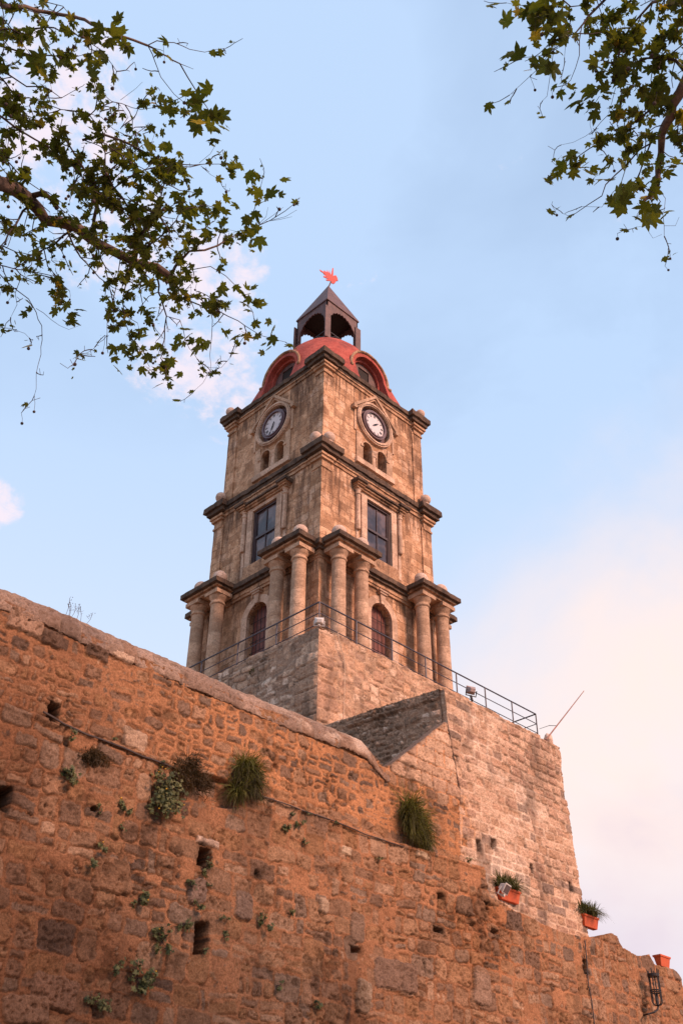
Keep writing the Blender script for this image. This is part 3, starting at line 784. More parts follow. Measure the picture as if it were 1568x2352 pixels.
# lantern on the dome
lan = MB(); lan.box(-1.10, 1.10, -1.10, 1.10, 35.98, 36.06)
lantern = lan.build('lantern', M['lantern'], tower, origin=(0, 0, 36))
A = 1.0
for sx in (-1, 1):
    for sy in (-1, 1):
        pm = MB(); x, y = sx * (A - .06), sy * (A - .06)
        pm.box(x - .07, x + .07, y - .07, y + .07, 36.06, 38.3)
        # broad plank nailed outside the post
        a, b = sorted((sx * (A - .17), sx * (A + .17))); c, e = sorted((sy * (A + .03), sy * (A + .08)))
        pm.box(a, b, c, e, 35.95, 37.98)
        pm.build('post', M['lantern'], lantern)
for k in range(4):
    xf = face_xf(k)
    # board with scalloped arch
    pts = []
    n = 9; half = .87
    for i in range(n * 6 + 1):
        u = -1 + 2 * i / (n * 6); base = 37.02 + 1.05 * math.sqrt(max(0, 1 - u * u))
        sc = .075 * abs(math.sin(math.pi * i / 6)); pts.append((u * half, base + sc * .9))
    top = [(half * (-1 + 2 * i / (n * 6)), 38.44) for i in range(n * 6 + 1)]
    fb = MB(xf); fb.band(pts, top, A - .03, A + .02); fb.box(-A - .02, -half, A - .03, A + .02, 36.95, 38.46); fb.box(half, A + .02, A - .03, A + .02, 36.95, 38.46)
    fb.build('arch_board', M['lantern'], lantern)
    rl = MB(xf); rl.box(-A, A, A - .12, A - .08, 36.62, 36.66); rl.box(-A, A, A - .12, A - .08, 36.12, 36.16)
    for i in range(3):
        x = -.87 + i * .58; rl.tube([(x, A - .10, 36.14), (x + .6, A - .10, 36.64)], .016, 6); rl.tube([(x + .6, A - .10, 36.14), (x, A - .10, 36.64)], .016, 6)
        rl.box(x - .015, x + .015, A - .12, A - .08, 36.14, 36.64)
    rl.build('lantern_rail', M['iron'], lantern)
rf = MB(); h = A + .07
rf.add([(-h, -h, 38.44), (h, -h, 38.44), (h, h, 38.44), (-h, h, 38.44), (-h, -h, 38.50), (h, -h, 38.50), (h, h, 38.50), (-h, h, 38.50), (0, 0, 41.0)],
       [(0, 3, 2, 1), (0, 1, 5, 4), (1, 2, 6, 5), (2, 3, 7, 6), (3, 0, 4, 7), (4, 5, 8), (5, 6, 8), (6, 7, 8), (7, 4, 8)])
rf.build('lantern_roof', M['lantern'], lantern)
ic = MB(); ic.box(-.95, .95, -.95, .95, 38.36, 38.42); ic.build('lantern_ceiling', M['dark'], lantern)
be = MB(); be.lathe([(.34, 37.0), (.33, 37.06), (.25, 37.25), (.2, 37.5), (.1, 37.62), (.03, 37.66), (.03, 38.4)], (0, 0), 20); be.build('bell', M['iron'], lantern)
# weather vane
vp = [(735, 85), (775, 108), (773, 92), (800, 110), (800, 88), (820, 118), (820, 88), (838, 135), (848, 72), (858, 70), (858, 145), (868, 140), (882, 138), (895, 160), (901, 187), (886, 187), (872, 208), (858, 216), (840, 205), (828, 188), (800, 186), (792, 178), (817, 173), (770, 152), (770, 142), (806, 155), (768, 122), (800, 137), (740, 98)]
P3 = [((x - 817) * .0056, 41.36 + (185 - y) * .0079) for x, y in vp]
V = []
for o_ in (-.02, .02):
    for lx, z in P3: V.append((lx * .707 + o_ * .707, -lx * .707 + o_ * .707, z))
n = len(P3)
vn = MB(); vn.add(V, [tuple(range(n)), tuple(range(2 * n - 1, n - 1, -1))] + [(i, i + n, (i + 1) % n + n, (i + 1) % n) for i in range(n)])
vane = vn.build('weather_vane', M['cock'], tower)
st = MB(); st.tube([(0, 0, 40.85), (.09, -.09, 41.3)], .035, 8); st.build('vane_stem', M['lantern'], vane)
# ------------------------------------------------------------------ masonry walls
M['rubble'] = masonry_mat('rubble wall', .9, .45, (.09, .048, .03))
M['ashlar'] = masonry_mat('bastion masonry', .8, .7, (.085, .055, .042))
M['lichen'] = masonry_mat('lichened masonry', 1.0, .72, (.06, .045, .036))
FY = -9.96
def grid(us, vs):
    return np.meshgrid(np.array(us), np.array(vs))
def rng_(a, b, s): return list(np.arange(a, b, s))
def pit_holes(mas, holes):
    for (cx, cz, w, h, dp) in holes:
        X = np.abs(mas.W - cx) - w / 2; Y = np.abs(mas.Z - cz) - h / 2
        d = np.maximum(X, Y)
        m_ = 1 - sstep(-.03, .02, d)
        mas.H -= dp * m_
        mas.C *= (1 - .45 * (1 - sstep(0, .12, d)))[..., None]
# --- fortress wall in front
STEP = .0215
w_px = [(1118, 2040), (1128, 2063), (1165, 2080), (1215, 2105), (1262, 2127), (1300, 2142), (1340, 2150), (1372, 2153), (1404, 2146), (1418, 2150), (1432, 2178), (1462, 2192), (1480, 2196), (1490, 2192), (1496, 2202), (1504, 2216), (1530, 2222), (1548, 2232), (1560, 2245), (1568, 2270)]
LY = -10.24
lw = [on(x, y, 1, LY) for x, y in w_px]
lwx = [p_.x for p_ in lw]; lwz = [p_.z for p_ in lw]
tx = [-60, -7.55, -7.30, -7.03, -4.98, -4.92, -4.32] + [-4.30, -4.25] + lwx + [lwx[-1] + .5, lwx[-1] + 3, 60]
tz = [11.34, 11.34, 11.16, 11.31, 13.02, 13.05, 13.05] + [9.75, 9.62] + lwz + [lwz[-1] - .25, 7.0, 7.0]
ox = np.argsort(tx); TX = np.array(tx)[ox]; TZ = np.array(tz)[ox]
# the wall's own upper edge: gable only left of the bastion's corner line
us = rng_(-34, -18.6, .09) + rng_(-18.6, 6.6, STEP) + rng_(6.6, 14, .09)
vs = rng_(0, 3.7, .12) + rng_(3.7, 13.95, STEP)
U, V = grid(us, vs)
RP = [(.36, .205, .13), (.32, .185, .12), (.40, .235, .155), (.29, .17, .115), (.38, .205, .118), (.45, .28, .19), (.25, .15, .105), (.36, .19, .105), (.41, .235, .145), (.30, .20, .15)]
DK = [(.17, .11, .085), (.22, .145, .11), (.27, .17, .125)]
def wallpal(a, b, g):
    pd = .05 + .45 * max(0, 1 - abs(b - 10.7) / .7) * (a < -7)
    if g.random() < pd: return g.choice(DK)
    return g.choice(RP)
wall_m = Masonry(U, V, 11, (.45, .215, .118), .06)
# mortar tint wanders between ochre and duller brown
wall_m.C *= (0.80 + .42 * fbm(U * .5, V * .5, 77, 4))[..., None]
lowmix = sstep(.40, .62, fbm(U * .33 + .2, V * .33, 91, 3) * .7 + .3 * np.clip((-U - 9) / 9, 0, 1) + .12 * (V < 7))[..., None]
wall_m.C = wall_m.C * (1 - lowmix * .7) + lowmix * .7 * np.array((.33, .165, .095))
upm = (sstep(9.3, 9.6, V) * sstep(-16, -11, U))[..., None]
wall_m.C = wall_m.C * (1 - upm) + upm * np.array((.54, .255, .130)) * (.85 + .3 * fbm(U * .8, V * .8, 78, 4))[..., None]
wall_m.rubble(-19, -4.1, 9.45, 13.3, (.20, .36), wallpal, (.03, .13), 9, (-.012, .018), (.08, .4), .34)
wall_m.rubble(-19, -9.5, 3.7, 9.38, (.28, .56), wallpal, (.02, .075), 5, (-.012, .020), (.06, .34), .50)
wall_m.rubble(-9.5, 7.5, 3.7, 9.38, (.26, .50), wallpal, (.012, .06), 4, (-.016, .028), (.06, .36), .46)
wall_m.rubble(-34, -19, 0, 11.3, (.3, .5), wallpal, (.02, .07), 0, (0, .03), (.15, .45), .5)
wall_m.rubble(-19, 14, 0, 3.7, (.3, .5), wallpal, (.02, .07), 0, (0, .03), (.15, .45), .5)
wall_m.rubble(7.5, 14, 3.7, 9.3, (.3, .5), wallpal, (.02, .07), 0, (0, .03), (.15, .45), .5)
# ashlar gable against the bastion
ga = random.Random(3)
z = 10.75
while z < 13.2:
    h = ga.uniform(.30, .40); x = -7.2 + ga.random() * .3
    while x < -4.3:
        w_ = ga.uniform(.38, .7)
        if z + h / 2 > 10.9 + abs(x + 5.4) * .10:
            wall_m.stone(x + w_ / 2, z + h / 2, w_ - .02, h - .02, ga.gauss(0, .012), ga.uniform(.008, .022), ga.choice([(.50, .32, .22), (.46, .29, .20), (.55, .36, .255), (.42, .26, .18)]), .08, .016, .35, True)
        x += w_
    z += h
# landmarks: big flat slabs near the bottom, pale stones, dark stained blocks
for cx_, cy_, w_, h_, c_, pt in ((905, 2240, 1.25, .62, (.26, .165, .125), .5), (1085, 2270, .62, .8, (.34, .22, .165), .1), (835, 2290, .45, .6, (.38, .27, .20), .9), (820, 2130, .42, .62, (.27, .175, .13), .2),
                                 (745, 2080, .34, .32, (.52, .36, .26), .2), (795, 1955, .30, .2, (.62, .45, .33), .3), (960, 1965, .36, .17, (.66, .47, .34), .2), (315, 1697, .55, .42, (.50, .34, .25), .1),
                                 (475, 1936, .60, .17, (.66, .47, .38), .1), (290, 1505, .5, .2, (.62, .44, .34), .2), (65, 1425, .7, .4, (.42, .27, .20), .9), (125, 1462, .5, .34, (.17, .11, .085), 1), (232, 1495, .5, .3, (.19, .12, .09), 1),
                                 (125, 2280, .9, .5, (.34, .2, .14), 1), (60, 2320, .8, .45, (.38, .23, .16), .9), (260, 2010, .8, .62, (.33, .18, .11), .6), (450, 2045, .45, .45, (.30, .2, .16), .8), (560, 2080, .42, .55, (.28, .185, .145), .4)):
    q = on(cx_, cy_, 1, FY); wall_m.stone(q.x, q.z, w_, h_, random.Random(cx_).gauss(0, .04), .05, c_, .22, .035, pt, True)
def hole(px, py, w, h, d=.55):
    q = on(px, py, 1, FY); return (q.x, q.z, w, h, d)
pit_holes(wall_m, [hole(468, 1972, .24, .32), hole(462, 2155, .27, .55), hole(132, 1635, .20, .42, .4), hole(2, 1832, .34, .40), hole(818, 2182, .28, .10, .2), hole(590, 2005, .12, .12, .1),
                   hole(1000, 2062, .20, .12, .15), hole(995, 2140, .26, .10, .2), hole(1118, 2145, .15, .10, .12), hole(1098, 2025 + 60, .14, .2, .2), hole(215, 1858, .14, .09, .2), hole(1322, 2225, .16, .36, .3), hole(640, 1755, .12, .12, .1)])
# crumbled patch and recess behind the tufts
q = on(1090, 2150, 1, FY)
er = np.clip(1 - ((U - q.x) / 1.3) ** 2 - ((V - q.z) / .9) ** 2, 0, 1)
n_ = fbm(U * 6, V * 6, 501, 4)
wall_m.H -= er * sstep(.42, .7, n_) * .09
wall_m.C *= (1 - er[..., None] * sstep(.4, .65, n_)[..., None] * .45)
wall_m.C *= np.where(er[..., None] > 0, np.array((1.0, .93, .85)), 1.0)
q = on(500, 1815, 1, FY)
er = sstep(.0, .5, 1 - ((U - q.x) / .75) ** 2 - ((V - q.z) / .34) ** 2)
wall_m.H -= er * .20
painted_shade = sstep(.25, .75, np.clip((-U - 11.5) / 5, 0, 1) * .5 + np.clip((7.8 - V) / 3.5, 0, 1) * .45 + (fbm(U * .6, V * .6, 300, 4) - .5) * .7)  # shade over the lower left of the wall, painted into its colour
wall_m.C *= (1 - .38 * painted_shade)[..., None] * (1 - painted_shade[..., None] * np.array((0, .07, .10)))
gab_ = (sstep(-7.4, -6.6, U) * sstep(10.9, 11.3, V + .1 * np.abs(U + 5.4)))[..., None]
wall_m.C *= np.array((.80, .765, .70)) * (1 - gab_) + gab_ * np.array((1.08, 1.05, 1.0))
crev = sstep(.56, .70, fbm(U * 1.1, V * 1.6, 410, 5)) * sstep(.42, .6, fbm(U * 7, V * 7, 411, 3))
wall_m.C *= (1 - .42 * crev)[..., None]; wall_m.H -= crev * .02
# ledge: the upper wall stands back a little; shadow gap under the string
dep = .085 * sstep(9.40, 9.43, V + (fbm(U * 1.5, V * 0, 33, 3) - .5) * .08) - .03 * sstep(9.30, 9.33, V) * (1 - sstep(9.42, 9.44, V))
proud = (FY - LY) * sstep(-7.6, -4.2, U) * (1 - sstep(9.40, 9.44, V))
end = sstep(5.05, 5.12, U) * .22     # wall steps back behind the iron lamp
top = np.interp(U[0], TX, TZ)[None, :] + (fbm(U * 1.3, V * 0 + 3, 40, 3) - .5) * .10 + (fbm(U * 6, V * 0 + 3, 41, 3) - .5) * .05 * (U > -4.6)
tt = np.clip(V - top, 0, None)
def Pwall(U, V, H):
    fade = 1 - sstep(0, .25, tt)
    x = U; y = FY - H * 1.1 * (0.3 + .7 * fade) + dep - proud + end + tt + .004 * V * 0
    zz = V - tt + H * sstep(0, .1, tt) * .5
    return x, y, zz
cornerx = np.interp(V[:, :1], [9.3, 9.75, 11.34, 13.0, 14.0], [-4.0, -4.25, -4.43, -4.80, -4.95])
wall_m.C = wall_m.C * (1 - sstep(-.07, .02, V - top)[..., None] * .8 * (U < -4)[..., None]) + np.array((.13, .095, .078)) * sstep(-.07, .02, V - top)[..., None] * .8 * (U < -4)[..., None]
mask = (tt < .85 - .55 * (U < -4.4)) & ~((U > cornerx + .12) & (V > 9.95) & (U > -5))
wall = thing('fortress_wall', (-12, FY, 0), 'long rubble stone wall with orange mortar rising across the foreground below the tower', 'wall')
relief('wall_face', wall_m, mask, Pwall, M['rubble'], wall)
core = MB(); core.box(-34, -5.0, FY + .72, -9.0, 0, 11.05); core.box(-5.0, 14, LY + .75, -9.0, 0, 6.9); core.build('wall_core', M['terrace'], wall)
# coping
us = rng_(-34, -18.6, .1) + rng_(-18.6, -7.15, .024); vs = rng_(0, 1.35, .024)
U, V = grid(us, vs)
cp = Masonry(U, V, 23, (.26, .175, .13), .05)
g_ = random.Random(8); x = -34
while x < -7.2:
    w_ = g_.uniform(.35, 1.0)
    cp.stone(x + w_ / 2, .30, w_ - .02, .70, g_.gauss(0, .02), g_.uniform(-.01, .03), g_.choice([(.24, .155, .115), (.29, .19, .14), (.20, .135, .105), (.33, .22, .165), (.26, .155, .105)]), .12, .05, .7); x += w_
endf = sstep(-7.9, -7.2, U)
pale = sstep(-11.5, -9.0, U) * sstep(.1, .3, V) * sstep(.38, .6, fbm(U * 2, V * 3, 12, 3))
cp.C = cp.C * (1 - pale[..., None] * .7) + np.array((.58, .42, .32)) * pale[..., None] * .7
def Pcop(U, V, H):
    H = H + (fbm(U * .8, V * 0, 66, 3) - .5) * .035 + (fbm(U * 5, V * 5, 67, 4) - .5) * .05
    # profile: soffit lip, short face, weathered slope, flat back
    pr_ = np.array([(0, .02, 11.12), (.06, -.025, 11.12), (.16, -.035, 11.20), (.36, .03, 11.40), (.74, .26, 11.70), (.95, .46, 11.76), (1.35, .9, 11.76)])
    yy = np.interp(V, pr_[:, 0], pr_[:, 1]); zz = np.interp(V, pr_[:, 0], pr_[:, 2])
    return U, FY + .085 + yy - H * .8, zz + H * .7 - endf * .34
relief('coping', cp, np.ones_like(U, bool), Pcop, M['rubble'], wall)

# --- bastion
BZ = 13.97
us = rng_(-5.35, 1.4, .024); vs = rng_(8.2, BZ + .7, .024)
U, V = grid(us, vs)
bs = Masonry(U, V, 31, (.60, .40, .28), .02)
ob = ((1 - sstep(-4.3, -3.7, U + (fbm(U, V, 5, 2) - .5))) * (1 - sstep(11.0, 11.6, V)))[..., None]
bs.C = bs.C * (1 - ob) + ob * np.array((.56, .29, .155))
AP = [(.50, .295, .195), (.45, .265, .17), (.56, .35, .24), (.40, .235, .16), (.60, .385, .265)]
g_ = random.Random(12); z = 8.2
while z < BZ + .6:
    h = g_.uniform(.20, .30); x = -5.4 - g_.random() * .2
    while x < 1.4:
        w_ = g_.uniform(.22, .55)
        if x < -4.35 and z > 11.3: w_ = g_.uniform(.5, .75)
        dark = g_.random() < (.24 if z < 9.9 else .05)
        rec = g_.random() < .16
        bs.stone(x + w_ / 2, z + h / 2, w_ - g_.uniform(.015, .04), h - g_.uniform(.015, .035), g_.gauss(0, .015), (-.03 if rec else g_.uniform(.0, .03)),
                 g_.choice([(.24, .16, .12), (.30, .20, .15), (.34, .22, .16)]) if dark else g_.choice(AP), .14, .02, .5); x += w_
    z += h
whit = sstep(.50, .68, fbm(U * .55 + 3, V * .7, 71, 4)) * (1 - sstep(.5, .9, bs.K) * .55)
whit *= sstep(-4.6, -4.3, U) * (1 - sstep(-.6, .2, U))
bs.C = bs.C * (1 - whit[..., None] * .8) + np.array((.74, .56, .43)) * whit[..., None] * .8
bs.H = np.where(whit > .5, bs.H * .6, bs.H)
def bh(px, py, w, h, d=.35):
    q = on(px, py, 1, -9.92); return (q.x, q.z, w, h, d)
pit_holes(bs, [bh(1100, 1943, .13, .26), bh(1130, 1938, .18, .22), bh(1214, 1997, .10, .20), bh(1302, 2036, .10, .22), bh(1045, 1742, .16, .12, .2)])
qx = sstep(-4.42, -4.38, U + .10 * (V - 11.3) / 2.6)
XR = .33
ex = np.clip(U - XR, 0, None); ez = np.clip(V - BZ - (fbm(U * 1.6, V * 0, 9, 3) - .5) * .12, 0, None)
batter = .14 * np.clip((13 - V) / 4, 0, 1.2) * sstep(-4.7, -2.5, U)
cl = np.interp(V, [8.2, 9.75, 11.34, 13.0, 14.0], [-4.9, -4.6, -4.52, -4.86, -4.95])
el = np.clip(cl - U, 0, None)
def Pb(U, V, H):
    rx = np.clip(U - XR, None, 0) + XR
    f = 1 - sstep(0, .1, ex)
    quoin = (1 - qx) * .05 * (V > 11.0)
    H = H * sstep(0, .08, U - cl)
    return (rx + el + H * sstep(0, .06, ex) + batter * .6 * sstep(-4, 0, U) + (fbm(U * 0 + 1, V * 3, 15, 3) - .5) * .06 * sstep(-.3, 0, U), -9.875 - H * f - batter - quoin + ex + ez + el, V - ez + H * sstep(0, .1, ez))
bast = thing('stone_bastion', (-2.2, -7.5, 0), 'pale ashlar bastion right of the wall, with a dark lichened side', 'bastion')
relief('bastion_face', bs, (U > cl - .33) & ~((ex > 0) & (ez > .3)) & ~((el > 0) & (ez > .05)), Pb, M['ashlar'], bast)
# dark side wall
P0 = Vector((-4.94, -9.78, 0)); P1 = Vector((-5.50, -5.1, 0)); Lw = (P1 - P0).length; dv = (P1 - P0) / Lw
us = rng_(0, Lw, .03); vs = rng_(10.4, 14.6, .03)
U, V = grid(us, vs)
ds = Masonry(U, V, 47, (.38, .23, .15), .06)
LP = [(.44, .27, .18), (.50, .31, .21), (.34, .21, .14), (.58, .38, .27), (.25, .16, .11), (.62, .44, .33)]
ds.rubble(0, Lw, 10.4, 14.5, (.12, .24), LP, (.02, .06), 10, (.0, .05), (.25, .5), .26)
ds.H *= 1.3
tz_ = np.clip(V - 14.0, 0, None); lip = sstep(13.72, 13.76, V) * .07
def Pd(U, V, H):
    nx, ny = -dv.y, dv.x          # outward to the left
    off = (H * sstep(0, .15, U) + lip) * (1 - sstep(0, .2, tz_)) - tz_
    return P0.x + dv.x * U + nx * off, P0.y + dv.y * U + ny * off, V - tz_ + H * .3 * sstep(0, .1, tz_)
relief('bastion_side', ds, np.ones_like(U, bool), Pd, M['lichen'], bast)
cb = MB(); cb.add([(-4.75, -9.75, 0), (.25, -9.75, 0), (.25, -5.02, 0), (-5.25, -5.02, 0), (-4.75, -9.75, 13.93), (.25, -9.75, 13.93), (.25, -5.02, 13.93), (-5.25, -5.02, 13.93)],
              [(0, 3, 2, 1), (4, 5, 6, 7), (0, 1, 5, 4), (1, 2, 6, 5), (2, 3, 7, 6), (3, 0, 4, 7)])
cb.build('bastion_core', M['terrace'], bast)

# --- terrace under the tower
TXL, TYF, TXR = -4.86, -5.0, 6.78
terr = thing('stone_terrace', (1, 0, 0), 'high square stone terrace carrying the tower, lichened grey on its left face', 'terrace')
ZT = 17.88
def terr_panel(name, L, seed, pal, mort, dirx, mat, z0=12.8, holes=(), row=(.22, .40), big=False, warp=.04):
    us = rng_(0, L, .036); vs = rng_(z0, ZT + .75, .036)
    U, V = grid(us, vs)
    mm_ = Masonry(U, V, seed, mort, warp)
    mm_.rubble(0, L, z0, ZT + .3, row, pal, (.015, .05), 3, (-.02, .035), (.15, .45), .40)
    g2 = random.Random(seed + 1)
    z = z0                                         # larger quoins at the near corner
    while z < ZT - .1:
        h = g2.uniform(.36, .5); w_ = g2.uniform(.45, .95); mm_.stone(w_ / 2 - .02, z + h / 2, w_, h - .025, g2.gauss(0, .01), .045 if z < 16.6 else .01, g2.choice(pal), .10, .025, .5, True); z += h
    pit_holes(mm_, holes)
    ez = np.clip(V - ZT - (fbm(U * 1.7, V * 0, seed, 3) - .5) * .14 + .22 * (1 - sstep(.0, 1.2, U)) * (fbm(U * 3, V * 0, 5, 2)), 0, None)
    batter = .14 * sstep(17.1, 16.9, V) if False else .07 * (1 - sstep(16.7, 16.9, V + (fbm(U, V * 0, 7, 2) - .5) * .5))
    def P(U, V, H):
        h = (H * 1.2) * sstep(0, .09, U)
        o = h * (1 - sstep(0, .2, ez)) + batter - ez
        zz = V - ez + H * .6 * sstep(0, .1, ez)
        cf = 1 - sstep(0, .35, U)
        if dirx: return TXL + U - (batter - .002) * cf, TYF - o, zz
        return TXL - o, TYF + U - (batter - .002) * cf, zz
    relief(name, mm_, np.ones_like(U, bool), P, mat, terr)
TPAL = [(.52, .31, .20), (.58, .36, .24), (.45, .265, .175), (.66, .44, .31), (.36, .225, .155), (.55, .32, .20)]
TDK = [(.44, .28, .19), (.50, .32, .22), (.36, .23, .16), (.60, .40, .28), (.27, .175, .125), (.68, .49, .37)]
terr_panel('terrace_face', TXR - TXL, 61, TPAL, (.46, .29, .19), True, M['ashlar'])
terr_panel('terrace_side', 9.9, 67, TDK, (.38, .245, .17), False, M['lichen'])
tb = MB(); tb.box(TXL + .08, TXR - .05, TYF + .08, 5.2, 0, ZT - .01); tb.build('terrace_core', M['terrace'], terr)
tb = MB(); tb.box(TXR - .3, TXR, TYF, 5.2, 12, ZT - .004, .4); tb.build('terrace_parapet', M['terrace'], terr, rough=(.02, .3))

# --- railing
rail = thing('terrace_railing', (TXL + .06, TYF + .06, ZT), 'thin grey metal railing with three bars along the terrace edge', 'railing')
LV = (17.96, 18.34, 18.74)
rx, ry = TXL + .06, TYF + .06
def barline(a, b, zs=LV):
    for i, z in enumerate(zs):
        m_ = MB(); m_.tube([(a[0], a[1], z), (b[0], b[1], z)], .026 if i == 2 else .016, 8); m_.build('rail', M['rail'], rail)
barline((rx, ry), (6.72, ry)); barline((rx, ry), (rx, 5.0)); barline((6.72, ry), (6.72, 5.0))
pts = [(rx, ry)]
for px in (818.4, 899.7, 976.1, 1046.9, 1112.9, 1174.4): q = on(px, 1380 + .5307 * (px - 730), 1, ry); pts.append((q.x, ry))
for px in (636.9, 548.2, 464.7): q = on(px, 1380 + .505 * (730 - px), 0, rx); pts.append((rx, q.y))
pts += [(6.72, ry), (6.72, -3.2), (6.72, -1.5), (6.72, .5), (rx, 4.9), (6.72, 4.9)]
for x, y in pts:
    m_ = MB(); m_.tube([(x, y, 17.70), (x, y, 18.74)], .025, 8); m_.build('post', M['rail'], rail)

# ------------------------------------------------------------------ small things on the walls
def floodlight(name, pos, aim, size, mat, label, stem=.12):
    t = thing(name, pos, label, 'floodlight')
    aim = Vector(aim).normalized(); side = aim.cross(Vector((0, 0, 1))).normalized(); up = side.cross(aim)
    c = Vector(pos) + Vector((0, 0, stem + size * .4))
    def loc(a, b, d): return tuple(c + side * a * size + up * b * size + aim * d * size)
    V = [loc(a, b, -.32) for a, b in ((-.30, -.2), (.30, -.2), (.30, .2), (-.30, .2))] + [loc(a, b, .2) for a, b in ((-.5, -.36), (.5, -.36), (.5, .36), (-.5, .36))]
    h = MB(); h.add(V, [(3, 2, 1, 0), (0, 1, 5, 4), (1, 2, 6, 5), (2, 3, 7, 6), (3, 0, 4, 7), (4, 5, 6, 7)])
    V = [loc(a, b, d) for d in (.2, .28) for a, b in ((-.56, -.42), (.56, -.42), (.56, .42), (-.56, .42))]
    h.add(V, [(3, 2, 1, 0), (4, 5, 6, 7), (0, 1, 5, 4), (1, 2, 6, 5), (2, 3, 7, 6), (3, 0, 4, 7)])
    hh = h.build('housing', mat, t); bevel(hh, .012)
    gl = MB(); V = [loc(a, b, d) for d in (.28, .295) for a, b in ((-.47, -.33), (.47, -.33), (.47, .33), (-.47, .33))]
    gl.add(V, [(3, 2, 1, 0), (4, 5, 6, 7), (0, 1, 5, 4), (1, 2, 6, 5), (2, 3, 7, 6), (3, 0, 4, 7)]); gl.build('glass', M['glass'], t)
    br = MB(); br.tube([loc(-.62, 0, 0), loc(-.62, -.6, 0), loc(.62, -.6, 0), loc(.62, 0, 0)], .018, 6); br.tube([loc(0, -.6, 0), tuple(Vector(pos))], .035, 8); br.build('bracket', M['iron'] if mat is not M['whiteplastic'] else mat, t)
    return t
q = on(1085, 1606, 1, -9.72); q.z = BZ
floodlight('floodlight', on(1084, 1610, 1, -9.7), (.3, .85, .35), .26, M['greymetal'], 'weathered grey floodlight on the edge of the bastion roof, in front of the railing', .22)
floodlight('floodlight', on(733, 1434, 1, TYF - .02), (.5, .6, .35), .27, M['whiteplastic'], 'small white floodlight on the near corner of the terrace, under the railing post', .02)
floodlight('floodlight', on(1158, 2056, 1, LY - .10), (.25, -.9, -.6), .30, M['whiteplastic'], 'white floodlight tilted down in front of a terracotta planter', .05)
# aerial pole
a = on(1253, 1699, 1, -9.7); b = on(1340, 1587, 1, -9.7); k_ = on(1277, 1667, 1, -9.7)
t = thing('leaning_pole', a, 'thin rusty pole leaning out from the right end of the bastion roof', 'pole')
m_ = MB(); m_.tube([a, b], [.022, .012], 6); m_.build('shaft', M['pole'], t)
m_ = MB(); m_.tube([k_, k_ + Vector((-.06, .2, .05)), on(1262, 1666, 1, -8.5), on(1238, 1674, 1, ry)], .009, 5); m_.build('stay_wire', M['iron'], t)
q = on(1258, 1697, 1, -9.6); m_ = MB(); m_.ball(q, .13, 10, 8, 1.3); m_.ball((q.x + .07, q.y, q.z - .1), .1, 8, 6)
tag(m_.build('loose_stone', M['ball'], None, True, (.04, .12), origin=q), 'small pale stone lying on the bastion roof at the foot of the pole', 'stone')
# cord on terrace face and cables on the wall
def cordpx(pl, plane, name, mat, label, cat, r=.014, axis=1):
    pts = [on(x, y, axis, plane) for x, y in pl]; out = []
    for i in range(len(pts) - 1):
        for j in range(4): out.append(pts[i].lerp(pts[i + 1], j / 4) + Vector((0, 0, 0 if j == 0 else math.sin(j) * .006)))
    out.append(pts[-1]); m_ = MB(); m_.tube(out, r, 6)
    return tag(m_.build(name, mat, origin=out[0]), label, cat)
Z3 = lambda X, Y: ((700 + X / 1.3067) / 1.74184, (2100 + Y / 1.3067) / 1.74184)
cordpx([Z3(*p_) for p_ in ((850, 560), (860, 620), (880, 680), (889, 760), (886, 860), (884, 940), (880, 1040))], TYF - .13, 'hanging_cord', M['rope'], 'pale cord hanging down the front face of the terrace', 'cord', .013)
cordpx([(100, 1635), (150, 1664), (200, 1687), (270, 1712), (330, 1738), (385, 1757), (440, 1780)], FY - .03, 'ledge_cable', M['cable'], 'black cable on the ledge left of the flowering shrub', 'cable', .019)
cordpx([(590, 1826), (655, 1846), (700, 1864), (745, 1878), (790, 1895), (840, 1917), (905, 1938), (960, 1958)], FY - .05, 'ledge_cable', M['cable'], 'thin dark cable along the ledge between the two green grass tufts', 'cable', .012)
cordpx([(1342, 2160), (1346, 2200), (1350, 2260), (1358, 2300), (1364, 2352), (1370, 2400)], LY - .04, 'wall_conduit', M['cable'], 'dark conduit running down the low wall under the middle planter', 'conduit', .016)

